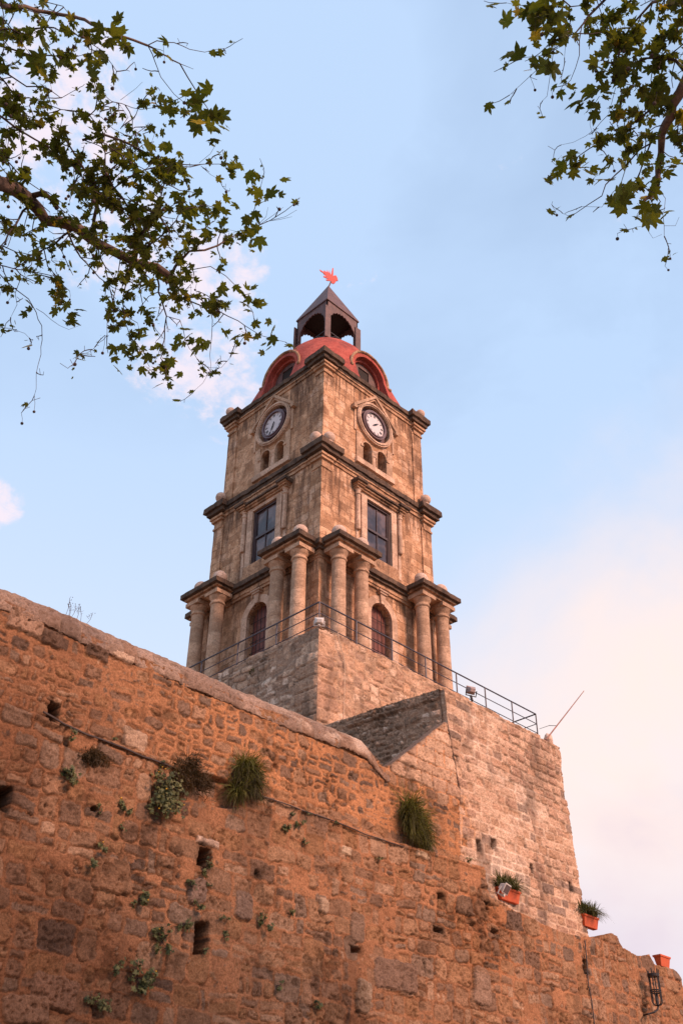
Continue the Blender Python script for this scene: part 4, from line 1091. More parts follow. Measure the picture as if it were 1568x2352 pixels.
# planters
def planter(px, py, w, label, plant=True, seed=1, back=.22, droop=1.0, h=.30, yaw=0):
    p0 = on(px, py, 1, LY + back)
    t = thing('planter', p0, label, 'planter')
    m_ = MB(); d = .26; x0, x1 = p0.x - w / 2, p0.x + w / 2; y0, y1 = p0.y - d / 2, p0.y + d / 2; z0 = p0.z
    def fr(i, z): return [(x0 + i, y0 + i, z), (x1 - i, y0 + i, z), (x1 - i, y1 - i, z), (x0 + i, y1 - i, z)]
    rings = [fr(.06, z0), fr(.02, z0 + h - .055), fr(.0, z0 + h - .055), fr(-.005, z0 + h), fr(.03, z0 + h), fr(.04, z0 + h - .05)]
    V = sum(rings, []); F = [(3, 2, 1, 0)]
    for r_ in range(5):
        for i in range(4): F.append((r_ * 4 + i, r_ * 4 + (i + 1) % 4, r_ * 4 + 4 + (i + 1) % 4, r_ * 4 + 4 + i))
    F.append((20, 21, 22, 23)); m_.add(V, F)
    pot = m_.build('pot', M['terracotta'], t); bevel(pot, .008)
    if plant:
        rs = random.Random(seed); V = []; F = []; tint = []
        for i in range(700):
            bx, by = rs.uniform(x0 + .05, x1 - .05), rs.uniform(y0 + .05, y1 - .05); az = rs.uniform(0, 6.283); L = rs.uniform(.3, .68); lean = rs.uniform(.35, 1.35)
            dr = Vector((math.cos(az), math.sin(az), 0)); sd_ = Vector((-dr.y, dr.x, 0)); wd = rs.uniform(.008, .017); tv = rs.random(); n0 = len(V)
            for j in range(6):
                s_ = j / 5; pz = z0 + h - .03 + L * (s_ * 1.1 - s_ * s_ * lean * .95); pp = Vector((bx, by, pz)) + dr * L * (s_ ** 1.1) * .75 * lean
                ww = wd * (1 - s_ ** 2 * .9)
                for e_ in (-1, 1): q_ = pp + sd_ * ww * e_; V.append(tuple(q_)); tint.append(tv)
            for j in range(5): F.append((n0 + 2 * j, n0 + 2 * j + 1, n0 + 2 * j + 3, n0 + 2 * j + 2))
        leafmesh('foliage', V, F, tint, M['shrubleaf'], t)
    return t
def leafmesh(name, V, F, tint, mat, parent, smooth=False):
    o = mesh_from(name, V, F, mat, parent, smooth)
    a_ = o.data.attributes.new('tint', 'FLOAT', 'POINT'); a_.data.foreach_set('value', np.array(tint, dtype=np.float32))
    return o
planter(1166, 2072, .80, 'terracotta planter with drooping plant, behind the white floodlight on the low wall', True, 4)
planter(1352, 2132, .70, 'terracotta planter with spiky plant at the foot of the bastion, against the sky', True, 9, .24)
planter(1522, 2222, .56, 'empty terracotta planter on the low wall above the iron lamp', False, 2, .30)

# iron cage lamp
def SC(X, Y): return ((2480 + X / 6.247) / 1.74184, (3780 + Y / 6.247) / 1.74184)
py_ = LY - .35
def sp(X, Y, dy=0): return on(*SC(X, Y), 1, py_ + dy)
t = thing('wall_lamp', sp(540, 1790, .35), 'black iron cage lamp on a curved arm at the right end of the low wall', 'wall lamp')
m_ = MB(); m_.tube([on(*SC(520, 1775), 1, LY + .1), sp(700, 1725, .1), sp(840, 1690), sp(925, 1620), sp(945, 1540), sp(935, 1480)], .024, 8); m_.build('arm', M['iron'], t)
c0 = sp(930, 1500); c1 = sp(715, 745)                      # foot and crown of the cage
axv = (c1 - c0); Lc = axv.length; axn = Vector((0, 0, 1))
c1 = Vector((c0.x, c0.y, c0.z)) + Vector(((c1 - c0).x * .0, 0, (c1 - c0).z))
rad = .135
def ringm(z, r, th): 
    n = 20; return [(c0.x + r * math.cos(2 * math.pi * i / n), c0.y + r * math.sin(2 * math.pi * i / n), z) for i in range(n + 1)], th
zt = c1.z
m_ = MB(); m_.lathe([(rad - .03, zt - .02), (rad + .02, zt - .02), (rad + .025, zt + .05), (rad - .02, zt + .06)], (c0.x, c0.y), 20); m_.build('crown', M['iron'], t)
for z in (c0.z + (zt - c0.z) * .42, c0.z + (zt - c0.z) * .49):
    p_, th = ringm(z, rad, .012); m_ = MB(); m_.tube(p_, .017, 6); m_.build('hoop', M['iron'], t)
for i in range(6):
    a_ = i * math.pi / 3 + .3; ca, sa = math.cos(a_), math.sin(a_)
    m_ = MB(); m_.tube([(c0.x + ca * .02, c0.y + sa * .02, c0.z - .02), (c0.x + ca * rad * .7, c0.y + sa * rad * .7, c0.z + .0), (c0.x + ca * rad, c0.y + sa * rad, c0.z + .07), (c0.x + ca * rad, c0.y + sa * rad, zt), (c0.x + ca * rad * 1.15, c0.y + sa * rad * 1.15, zt + .16)], .015, 6); m_.build('bar', M['iron'], t)
m_ = MB(); m_.lathe([(.03, c0.z - .02), (.028, c0.z + .1), (.02, c0.z + .22), (.045, c0.z + .24), (.05, c0.z + .28), (.02, c0.z + .29)], (c0.x, c0.y), 14); m_.build('socket', M['iron'], t)
# ------------------------------------------------------------------ plants rooted in the walls
def tuft(px, py, w, h, n, label, mat='grass', seed=0, bushy=False, lean=0.0, plane=FY, axis=1, cat='grass tuft', wisps=0):
    rs = random.Random(seed); root = on(px, py, axis, plane)
    out = Vector((0, -1, 0)) if axis == 1 else Vector((-1, 0, 0)); side = Vector((1, 0, 0)) if axis == 1 else Vector((0, -1, 0))
    root = root - out * .06
    t = thing('grass_tuft' if not bushy else 'dry_bush', root, label, cat)
    V, F, tint = [], [], []
    cl_ = [(rs.gauss(0, w * .20), rs.gauss(0, h * .15), rs.gauss(0, .6), rs.uniform(.55, 1.15), rs.gauss(0, .2)) for _ in range(9)]
    for i in range(n + wisps):
        ox_, oz_, oa_, ol_, ot_ = rs.choice(cl_)
        wisp = i >= n
        az = rs.uniform(-1.2, 1.2) + lean + oa_; el = rs.uniform(-.9, 1.35) if not bushy else rs.uniform(-1.3, 1.3)
        L = h * ol_ * rs.uniform(.35, 1.0) * (1.5 if wisp else 1) * (.50 if not bushy else .30); wd = rs.uniform(.004, .009)
        d0 = (out * .8 * math.cos(az) * math.cos(el) + side * math.sin(az) * math.cos(el) + Vector((0, 0, 1)) * math.sin(el)).normalized()
        p_ = root + side * rs.gauss(0, w * (.07 if not bushy else .12)) + side * ox_ + Vector((0, 0, oz_ + rs.gauss(0, h * (.05 if not bushy else .10)))) + out * rs.uniform(0, w * .18); d = d0.copy(); tv = max(0, min(1, .30 + .32 * el + ot_ + rs.gauss(0, .25))); n0 = len(V)
        dr = rs.uniform(.12, .6) * (.25 if wisp else 1) * (.4 if bushy else 1)
        seg = 6; sd_ = d.cross(Vector((rs.uniform(-1, 1), rs.uniform(-1, 1), rs.uniform(-1, 1)))).normalized()
        for j in range(seg + 1):
            ww = wd * (1 - (j / seg) ** 2 * .85)
            for e_ in (-1, 1): V.append(tuple(p_ + sd_ * ww * e_)); tint.append(tv)
            p_ = p_ + d * L / seg * 1.25; d = (d + Vector((0, 0, -dr)) + Vector((rs.gauss(0, .1), rs.gauss(0, .1), rs.gauss(0, .1))) * (2.2 if bushy else 1)).normalized()
        for j in range(seg): F.append((n0 + 2 * j, n0 + 2 * j + 1, n0 + 2 * j + 3, n0 + 2 * j + 2))
    leafmesh('blades', V, F, tint, M[mat], t)
    return t
def lobed(n=5, seed=None, r=1.0):
    rs = random.Random(seed); P_ = [(0, -.1)]
    for i in range(n):
        a = -120 + 240 * i / (n - 1); rr = r * (1 - .35 * abs(a) / 120)
        P_.append((math.sin(R(a - 240 / (n - 1) * .3)) * rr * .62, math.cos(R(a - 240 / (n - 1) * .3)) * rr * .62))
        P_.append((math.sin(R(a)) * rr, math.cos(R(a)) * rr))
        P_.append((math.sin(R(a + 240 / (n - 1) * .3)) * rr * .62, math.cos(R(a + 240 / (n - 1) * .3)) * rr * .62))
    return P_
def add_leaf(V, F, tint, P_, c, nrm, tip, size, tv, fold=.18):
    nrm = nrm.normalized(); t_ = (tip - nrm * tip.dot(nrm)).normalized(); s_ = t_.cross(nrm); n0 = len(V)
    V.append(tuple(c)); tint.append(tv)
    for x, y in P_:
        r2 = x * x + y * y
        V.append(tuple(c + (s_ * x + t_ * y) * size - nrm * size * (fold * r2 - .10 * abs(x)))); tint.append(tv)
    m_ = len(P_)
    for i in range(m_): F.append((n0, n0 + 1 + i, n0 + 1 + (i + 1) % m_))
def shrub(px, py, w, h, n, label, seed=0, flowers=0, size=.05, plane=FY, axis=1, cat='weed', group=None, name='wall_weed'):
    rs = random.Random(seed * 7 + 1); root = on(px, py, axis, plane)
    out = Vector((0, -1, 0)) if axis == 1 else Vector((-1, 0, 0)); side = Vector((1, 0, 0)) if axis == 1 else Vector((0, -1, 0))
    t = thing(name, root - out * .03, label, cat, group)
    V, F, tint = [], [], []; st = MB(); fl = MB(); P_ = lobed(5)
    nst = max(3, n // 14); tips = []
    for i in range(nst):
        e_ = root + side * rs.uniform(-.5, .5) * w + Vector((0, 0, rs.uniform(-.5, .5) * h)) + out * rs.uniform(.04, .10 + .28 * max(w, h))
        m0 = root.lerp(e_, .5) + Vector((0, 0, -.04)); st.tube([root, m0, e_], [.006, .005, .003], 4); tips.append((m0, e_))
    for i in range(n):
        a_, b_ = rs.choice(tips); c = a_.lerp(b_, rs.random() ** .6) + Vector((rs.gauss(0, .1 * w), rs.gauss(0, .02), rs.gauss(0, .1 * h)))
        nr = (out * rs.uniform(.3, 1) + Vector((0, 0, 1)) * rs.uniform(-.1, .9) + side * rs.gauss(0, .5))
        add_leaf(V, F, tint, P_, c, nr, Vector((rs.gauss(0, 1), rs.gauss(0, 1), rs.gauss(-.3, 1))), size * rs.uniform(.6, 1.25), rs.random())
    leafmesh('leaves', V, F, tint, M['shrubleaf'], t); st.build('stems', M['twig'], t)
    for i in range(flowers):
        a_, b_ = tips[i % len(tips)]; c = b_ + out * .04 + Vector((rs.gauss(0, .03), 0, .03))
        f_ = MB(); f_.ball(c, rs.uniform(.014, .022), 8, 6, .6); f_.build('flower', M['flower'], t)
    return t
shrub(372, 1820, .62, .86, 460, 'large leafy shrub with yellow flowers growing out of the rubble wall', 1, 7, .062, cat='shrub', name='flowering_shrub')
tuft(418, 1778, .95, .80, 2400, 'dark brownish dry bush right beside the flowering shrub on the wall', 'drygrass', 2, True, cat='bush')
tuft(555, 1785, .80, 1.10, 2400, 'green grass tuft hanging from the wall right of the dry bush', 'grass', 3, wisps=14)
tuft(950, 1905, .90, 1.35, 3200, 'largest green grass tuft, hanging from the wall below the bastion corner', 'brightgrass', 4, lean=.25, wisps=26)
tuft(214, 1735, .65, .5, 1000, 'small withered brown bush high on the left of the wall', 'drygrass', 5, True, cat='bush')
WL_ = [(158, 1780, .30, .34, 46, 'round pale green weed under the withered bush', 0, .055), (165, 1690, .20, .22, 22, 'yellowish weed by the left end of the cable', 0, .042),
       (255, 1699, .14, .07, 12, 'flat little weed on top of the cable above the withered bush', 0, .03), (285, 1858, .20, .24, 28, 'upright weed just left of the flowering shrub', 1, .045),
       (225, 1858, .14, .22, 14, 'thin yellowish weed beside the small dark hole', 0, .036), (278, 1905, .14, .18, 12, 'sparse pale weed below the upright weed by the shrub', 0, .034),
       (238, 1948, .26, .16, 22, 'spreading dark weed with a yellow flower, left of the pale lintel', 1, .04), (212, 1990, .22, .20, 20, 'dark tufted weed under the spreading one, left of the holes', 0, .042),
       (468, 1995, .22, .26, 40, 'dark green weed filling the foot of the upper hole under the pale lintel', 0, .042), (475, 2030, .12, .10, 10, 'tiny weed right under the upper hole', 0, .034),
       (430, 2030, .18, .24, 26, 'greyish weed left below the upper hole', 0, .042), (455, 2078, .28, .18, 26, 'fan-shaped weed midway between the two holes', 0, .04),
       (320, 2062, .26, .34, 44, 'bushy weed with a yellow flower, alone on the left half of the wall', 1, .05), (417, 2118, .26, .36, 36, 'trailing weed at the left edge of the lower hole', 0, .042),
       (372, 2162, .34, .38, 60, 'broad-leaved grey green weed left of the lower hole under a pale stone', 1, .055), (510, 2108, .20, .16, 16, 'small yellowish weed upper right of the lower hole', 0, .036),
       (512, 2147, .15, .17, 14, 'small dark weed right of the lower hole', 0, .036), (600, 2115, .24, .34, 34, 'star-shaped weed in the middle of the wall right of the lower hole', 0, .046),
       (670, 2095, .16, .18, 16, 'small weed right of the star-shaped one', 0, .04), (655, 1903, .22, .22, 22, 'left one of two star-shaped weeds just under the ledge', 0, .046),
       (684, 1893, .18, .22, 20, 'right one of two star-shaped weeds just under the ledge', 0, .042), (665, 1866, .15, .14, 14, 'pale weed sitting on the ledge above the two star-shaped weeds', 0, .036),
       (703, 1867, .14, .07, 8, 'flat weed on the ledge right of the pale one', 0, .032), (766, 1888, .13, .06, 8, 'flat weed on the cable midway between the grass tufts', 0, .03),
       (866, 1968, .13, .12, 12, 'lone small weed left below the largest grass tuft', 0, .034), (1074, 1978, .18, .12, 16, 'weed where the ledge meets the bastion', 0, .038),
       (262, 2230, .22, .32, 30, 'slender dark weed left of the large one near the bottom', 0, .042), (315, 2245, .40, .48, 84, 'large blue green leafy weed near the bottom left', 1, .058),
       (222, 2302, .42, .24, 60, 'wide dark weed low at the bottom left', 0, .042), (635, 2264, .16, .18, 18, 'small dark weed low in the middle of the wall', 0, .04),
       (725, 2308, .28, .14, 24, 'weed in the cavity near the bottom edge, left of the big grey slab', 0, .038), (698, 1932, .12, .13, 12, 'small weed lower right of the two star-shaped weeds', 0, .036),
       (467, 2185, .12, .10, 10, 'tiny dark weed right under the lower hole', 0, .034)]
for i, (px, py, w, h, n, lab, fl_, sz) in enumerate(WL_): shrub(px, py, w * 1.05, h * 1.05, int(n * 1.7), lab, 20 + i, fl_, sz * 1.15, group='small weeds rooted in the fortress wall')
tuft(580, 1540, .35, .36, 150, 'small green tuft on the grey left face of the terrace', 'grass', 9, plane=TXL, axis=0)
# dry stalks on the wall top
q = on(185, 1412, 1, FY + .45); t = thing('dry_stalks', q, 'thin dry flower stalks standing on top of the wall at the left, against the sky', 'weed'); rs = random.Random(4)
for i in range(7):
    b_ = q + Vector((rs.uniform(-.35, .35), 0, -.15)); e_ = b_ + Vector((rs.gauss(0, .08), 0, rs.uniform(.25, .5))); m_ = MB(); m_.tube([b_, b_.lerp(e_, .5) + Vector((.02, 0, 0)), e_], .004, 4)
    for j in range(4):
        c = b_.lerp(e_, .5 + .16 * j) ; m_.tube([c, c + Vector((rs.gauss(0, .05), 0, .05))], .0025, 4); m_.ball(c + Vector((rs.gauss(0, .03), 0, .05)), .009, 5, 4)
    m_.build('stalk', M['twig'], t)

# ------------------------------------------------------------------ plane trees
PLANE = []
for a, r_ in ((-165, .34), (-138, .50), (-122, .40), (-104, .72), (-92, .60), (-80, .50), (-66, .70), (-50, .98), (-40, .78), (-30, .72), (-24, .50), (-14, .80), (-6, .98), (0, 1.18), (6, .98), (14, .80), (24, .50), (30, .72), (40, .78), (50, .98), (66, .70), (80, .50), (92, .60), (104, .72), (122, .40), (138, .50), (165, .34)):
    PLANE.append((math.sin(R(a)) * r_, math.cos(R(a)) * r_))
class Tree:
    def __init__(s, name, base, label, seed, conv, dist, amp):
        s.t = thing(name, base, label, 'tree'); s.base = Vector(base); s.rs = random.Random(seed); s.conv = conv; s.dist = dist; s.amp = amp
        s.V, s.F, s.T = [], [], []; s.limb = MB(); s.tw = MB(); s.balls = []; s.seed = seed; s.mul = 1.0
    def pt(s, X, Y):
        x, y = s.conv(X, Y)
        d = s.dist + s.amp * mnoise.noise(Vector((x / 260, y / 260, s.seed)))
        return at(x, y, d)
    def leaf(s, p_, size, tv=None):
        rs = s.rs
        n_ = Vector((rs.gauss(0, .62), rs.gauss(0, .62), 1)) * (1 if rs.random() < .9 else -1)
        tip = Vector((rs.gauss(0, 1), rs.gauss(0, 1), rs.gauss(-.7, .4)))
        pet = Vector((rs.gauss(0, .02), rs.gauss(0, .02), -rs.uniform(.01, .05)))
        add_leaf(s.V, s.F, s.T, PLANE, p_ + pet, n_, tip, size, tv if tv is not None else rs.random(), rs.uniform(.05, .35))
    def twig(s, p_, d, L, leaves, rad=.0035, size=.055, bare=False, depth=0):
        rs = s.rs; n = max(4, int(L / .07)); pts = [p_]; d = d.normalized()
        for i in range(n):
            d = (d + Vector((rs.gauss(0, .20), rs.gauss(0, .20), rs.gauss(0, .18) + (.05 if i > n * .6 else -.05)))).normalized()
            pts.append(pts[-1] + d * L / n)
        s.tw.tube(pts, [rad * (1 - .6 * i / n) + .0009 for i in range(n + 1)], 5)
        for i in range(1, n + 1):
            if rs.random() < .4: s.tw.tube([pts[i], pts[i] + Vector((rs.gauss(0, .02), rs.gauss(0, .02), rs.gauss(0, .02)))], .0016, 4)
        if not bare:
            for i in range(leaves):
                k = rs.random() ** .75 * n; j = min(n - 1, int(k)); q = pts[j].lerp(pts[j + 1], k - j)
                big = rs.random()
                s.leaf(q, size * (rs.uniform(.35, .8) if big < .6 else rs.uniform(.8, 1.4)))
        if rs.random() < .22: s.ballstring(pts[-1])
        if depth < 1 and L > .3:
            for _ in range(rs.randint(1, 3)):
                j = rs.randint(1, n - 1); s.twig(pts[j], d + Vector((rs.gauss(0, .8), rs.gauss(0, .8), rs.gauss(0, .7))), L * rs.uniform(.35, .7), int(leaves * .5), rad * .7, size, bare or rs.random() < .25, depth + 1)
    def ballstring(s, p_):
        e_ = p_ + Vector((s.rs.gauss(0, .02), s.rs.gauss(0, .02), -s.rs.uniform(.05, .14))); s.tw.tube([p_, p_.lerp(e_, .5) + Vector((.006, 0, 0)), e_], .0013, 4); s.balls.append((e_, s.rs.uniform(.008, .014)))
    def path(s, pts, r0, r1, dens=8, leaves=8, tl=(.10, .30), size=.042, limb=False, bare=.12, t0=0, pull=None):
        """pts in traced coordinates; dens = twigs per metre; leaves per twig"""
        P_ = [s.pt(*q) if not isinstance(q, Vector) else q for q in pts]
        # resample with slight wobble
        out = [P_[0]]
        for i in range(len(P_) - 1):
            a, b = P_[i], P_[i + 1]; L = (b - a).length; n = max(1, int(L / .09))
            for j in range(1, n + 1): out.append(a.lerp(b, j / n) + (Vector((s.rs.gauss(0, .006), s.rs.gauss(0, .006), s.rs.gauss(0, .006))) if j < n else Vector()))
        n = len(out); rads = [r0 + (r1 - r0) * i / (n - 1) for i in range(n)]
        if limb: rads = [r * (1 + .18 * abs(mnoise.noise(Vector((i * .35, s.seed, 2))))) for i, r in enumerate(rads)]
        (s.limb if (limb or r0 > .012) else s.tw).tube(out, rads, 12 if limb else 6)
        cum = 0
        for i in range(1, n):
            a, b = out[i - 1], out[i]; L = (b - a).length; cum += L
            if cum < t0: continue
            k = dens * s.mul * L
            while k > 0:
                if s.rs.random() < k:
                    d = (b - a).normalized() * s.rs.uniform(.1, 1.0) + Vector((s.rs.gauss(0, .8), s.rs.gauss(0, .8), s.rs.gauss(-.1, .75)))
                    s.twig(a.lerp(b, s.rs.random()), d, s.rs.uniform(*tl), max(1, int(s.rs.gauss(leaves, leaves * .3))), .0035 if r1 < .01 else .0045, size, s.rs.random() < bare)
                k -= 1
        if leaves and dens: s.twig(out[-1], out[-1] - out[-2], .15, max(2, leaves // 2), .002, size)
        return out
    def tipclump(s, X, Y, n, size=.055, r=.06):
        c = s.pt(X, Y)
        for _ in range(n): s.leaf(c + Vector((s.rs.gauss(0, r), s.rs.gauss(0, r), s.rs.gauss(0, r))), size * s.rs.uniform(.5, 1.35))
    def finish(s, trunkpts, trunkr):
        m_ = MB(); m_.tube(trunkpts, trunkr, 16); n = len(s.limb.V)
        s.limb.V += m_.V; s.limb.F += [tuple(i + n for i in f) for f in m_.F]
        tr = s.limb.build('trunk', M['bark'], s.t, smooth=True)
        s.tw.build('twigs', M['twig'], tr)
        leafmesh('crown', s.V, s.F, s.T, M['leaf'], s.t)
        proto = None
        for p_, r_ in s.balls[:100]:
            if proto is None:
                b_ = MB(); b_.ball(p_, .011, 8, 6); proto = b_.build('seed_ball', M['twig'], s.t, smooth=True, origin=p_)
            else:
                c = copy_of(proto, s.t, p_ - s.base); c.scale = (r_ / .011,) * 3
K = .4394
LMUL = 1.35
lt = Tree('plane_tree', (-31.5, -11.5, 0), 'plane tree whose long leafy branch reaches in from the upper left', 3, lambda X, Y: (X * K - 4, Y * K - 12), 8.2, 1.2)
lt.mul = LMUL; ls = lt.pt(-70, 940); fork = Vector((-31.3, -11.6, 5.6))
lt.path([fork, Vector((-30.2, -14.2, 7.0)), Vector((-28.9, -16.9, 7.6)), ls], .20, .062, 0, 0, limb=True)
lt.path([ls, (0, 985), (80, 1010), (150, 1060), (210, 1120), (250, 1180), (330, 1190), (410, 1215), (480, 1270), (530, 1305), (640, 1360), (720, 1400), (830, 1420), (900, 1470), (930, 1500)], .060, .022, 6, 7, limb=True, t0=.5)
lt.path([(150, 1060), (240, 1035), (280, 1070), (310, 1120)], .024, .016, 2, 6)
lt.path([(490, 1260), (500, 1180), (520, 1090), (505, 1020), (480, 960), (430, 880), (380, 800), (330, 720)], .017, .005, 13, 10)
lt.path([(480, 1000), (560, 940), (640, 870), (740, 800)], .008, .003, 15, 10)
lt.path([(520, 1090), (620, 1000), (720, 930), (820, 900)], .008, .003, 15, 11)
lt.path([(720, 1400), (735, 1280), (700, 1150), (650, 1060), (600, 1000), (560, 900), (560, 800)], .014, .004, 13, 9)
lt.path([(735, 1280), (800, 1180), (850, 1060), (880, 950)], .010, .003, 13, 10)
lt.path([(740, 1340), (830, 1280), (930, 1180), (960, 1110)], .009, .003, 11, 9)
lt.path([(900, 1470), (940, 1400), (1000, 1340), (1080, 1335), (1150, 1310), (1180, 1290)], .013, .006, 9, 8)
lt.path([(1180, 1290), (1220, 1265), (1290, 1235), (1340, 1215), (1420, 1180), (1500, 1130), (1540, 1098)], .006, .002, 2, 2, (.08, .2), bare=.9)
lt.path([(1300, 1232), (1325, 1160), (1350, 1090), (1370, 1010), (1385, 950)], .004, .0015, 2, 2, (.06, .12))
for q in ((1380, 940, 3), (1410, 1040, 4), (1360, 1060, 3), (1345, 1010, 2), (1300, 1190, 6), (1300, 1270, 8), (1330, 1230, 4), (1110, 1140, 7), (1060, 1100, 4), (1130, 1170, 4), (970, 1130, 4)): lt.tipclump(*q, .065, .05)
for a in (((1370, 1200), (1440, 1150), (1490, 1110)), ((1400, 1185), (1470, 1175), (1535, 1160)), ((1350, 1210), (1400, 1160), (1410, 1110)), ((1430, 1178), (1500, 1160), (1560, 1125))): lt.path(list(a), .002, .001, 0, 0)
lt.path([(1000, 1225), (1150, 1225), (1260, 1240)], .002, .001, 1, 3, (.08, .15))
lt.path([(-40, 35), (0, 45), (140, 60), (280, 95), (400, 115), (520, 160), (640, 215), (780, 265)], .017, .008, 3.4, 6, (.1, .26))
lt.path([(780, 265), (880, 320), (950, 360), (990, 430), (1040, 510), (1110, 620)], .007, .003, .8, 2, (.06, .16), bare=.5)
lt.path([(780, 265), (830, 240), (920, 250), (1000, 285), (1080, 300), (1140, 285), (1190, 280)], .004, .0015, 1, 2, (.06, .12), bare=.6)
lt.path([(785, 270), (820, 350), (850, 430), (920, 520), (980, 570), (1040, 630)], .0035, .0015, .5, 2, (.06, .14), bare=.6)
lt.path([(950, 360), (1020, 388)], .003, .0015, 0, 0)
for q in ((600, 160, 7), (640, 215, 3), (1080, 540, 5), (1140, 620, 5), (1145, 690, 7), (1140, 265, 3), (905, 268, 2), (990, 580, 5), (1035, 650, 2)): lt.tipclump(*q, .07, .045)
lt.path([(440, 760), (550, 730), (640, 760), (760, 820), (860, 870), (930, 885), (1020, 890), (1080, 885), (1180, 885)], .009, .002, 4, 6, (.08, .2))
lt.path([(930, 885), (980, 970), (1000, 1040), (1000, 1090)], .002, .001, 0, 0); lt.path([(1060, 895), (1110, 940), (1155, 965)], .002, .001, 1.5, 1, (.04, .1), bare=.9); lt.path([(1050, 880), (1110, 830), (1150, 760)], .0015, .001, 0, 0)
lt.tipclump(1210, 885, 9, .045, .045); lt.tipclump(900, 850, 7, .06); lt.tipclump(760, 860, 6, .07)
lt.path([(930, 1500), (920, 1570), (1000, 1600), (1100, 1640), (1200, 1680), (1290, 1730), (1370, 1780), (1440, 1800), (1500, 1815)], .008, .0015, 3.4, 5, (.08, .2))
lt.path([(820, 1430), (850, 1580), (880, 1680), (870, 1800), (850, 1900), (880, 1980)], .009, .002, 8, 7, (.08, .2))
lt.path([(880, 1680), (950, 1700), (1000, 1850), (1050, 1920), (1110, 1950), (1165, 1950), (1210, 1900), (1250, 1835)], .003, .001, 1.6, 3, (.08, .2), bare=.5)
lt.path([(1100, 1600), (1120, 1700), (1110, 1850), (1110, 1960), (1070, 2030), (1030, 2065)], .003, .001, 1, 1, (.05, .12), bare=.8)
lt.path([(960, 1440), (1050, 1430), (1110, 1420), (1190, 1470), (1250, 1530), (1290, 1590), (1320, 1640)], .004, .0015, 2, 4, (.08, .18))
for q in ((1320, 1600, 9), (1290, 1570, 4), (1160, 1610, 8), (1230, 1780, 5), (1385, 1775, 4), (1425, 1795, 4), (1050, 1800, 7), (960, 1810, 6), (780, 1790, 8), (630, 1840, 7), (790, 1895, 3), (880, 1930, 4), (370, 1660, 8), (150, 1640, 3), (330, 780, 6)): lt.tipclump(*q, .062, .05)
lt.path([(900, 1480), (960, 1560), (1060, 1590), (1160, 1600)], .006, .002, 12, 8, (.08, .2))
lt.path([(700, 1420), (670, 1500), (650, 1600), (660, 1700), (690, 1780), (740, 1860)], .007, .002, 8, 7, (.08, .2))
lt.path([(780, 1430), (740, 1540), (760, 1640), (820, 1740)], .006, .002, 8, 7, (.08, .2))
lt.path([(640, 1370), (620, 1500), (600, 1600), (570, 1720), (570, 1780), (500, 1850), (415, 1900)], .004, .001, 2.5, 4, (.1, .25), bare=.4)
lt.path([(520, 1310), (560, 1420), (580, 1520), (600, 1600)], .006, .003, 11, 8, (.08, .2))
lt.path([(350, 1200), (390, 1300), (430, 1370), (470, 1410), (530, 1480), (600, 1530)], .008, .003, 9, 7, (.08, .2))
lt.path([(400, 1220), (340, 1260), (290, 1310), (240, 1330), (180, 1360)], .010, .004, 10, 8)
lt.path([(180, 1090), (130, 1130), (110, 1170), (60, 1240), (0, 1330)], .010, .004, 12, 8)
lt.path([(240, 1330), (260, 1420), (330, 1500), (350, 1560)], .005, .002, 10, 8, (.08, .2))
lt.path([(-40, 1400), (40, 1420), (140, 1440), (240, 1470)], .005, .002, 9, 7)
lt.path([(-20, 1430), (80, 1530), (160, 1590), (200, 1660), (230, 1770), (225, 1880), (200, 1980), (200, 2060), (190, 2095)], .004, .0012, .9, 2, (.06, .14), bare=.8)
lt.ballstring(lt.pt(190, 2090))
lt.path([(120, 1480), (90, 1560), (100, 1620), (60, 1700)], .003, .001, 3, 3, (.08, .2), bare=.4)
lt.path([(200, 1640), (280, 1700), (370, 1750), (435, 1725)], .0022, .001, 0, 0); lt.path([(-20, 1735), (70, 1745), (140, 1770), (165, 1795)], .0022, .001, 1, 1, (.05, .1), bare=.9)
lt.path([(-40, 175), (120, 180), (260, 170), (400, 200), (480, 250), (540, 290), (600, 370), (620, 400)], .008, .002, 6, 7, (.1, .24))
lt.path([(-40, 250), (60, 280), (150, 310), (300, 320), (440, 315)], .008, .002, 7, 8, (.1, .24))
lt.path([(-40, 330), (60, 420), (150, 480), (260, 490), (330, 540), (400, 500)], .007, .002, 6, 7, (.1, .24))
lt.path([(-40, 380), (40, 460), (90, 540), (100, 640), (60, 740)], .007, .002, 13, 10)
lt.path([(100, 540), (230, 560), (330, 600), (440, 610), (540, 640), (600, 700), (640, 720)], .005, .0015, 7, 8, (.1, .24))
lt.path([(470, 640), (520, 590), (600, 560), (700, 590), (810, 590), (850, 580)], .004, .0015, 6, 7, (.1, .28))
lt.path([(640, 550), (720, 490), (755, 455)], .0016, .0008, 0, 0)
lt.tipclump(855, 580, 12, .05, .06); lt.tipclump(500, 490, 6, .05); lt.tipclump(250, 350, 8, .08); lt.tipclump(520, 345, 4, .06)
lt.path([(700, 740), (760, 700), (800, 670), (820, 720), (800, 780)], .003, .001, 6, 6, (.08, .18))
lt.path([(-40, 600), (100, 700), (200, 760), (330, 830), (400, 900), (480, 1000)], .009, .004, 10, 9)
lt.path([(-40, 800), (60, 880), (130, 960), (240, 1035)], .006, .003, 10, 9)
lt.path([(560, 1030), (700, 1080), (800, 1130), (900, 1200)], .005, .002, 11, 9)
lt.path([(640, 700), (680, 640), (640, 580)], .003, .001, 5, 5)
lt.path([(-40, 60), (30, 130), (100, 220), (160, 300)], .006, .002, 9, 8); lt.path([(200, 70), (260, 40), (340, 60), (370, 100)], .004, .002, 8, 8)
lt.path([(-30, 10), (60, 10), (150, 0)], .004, .002, 10, 7)
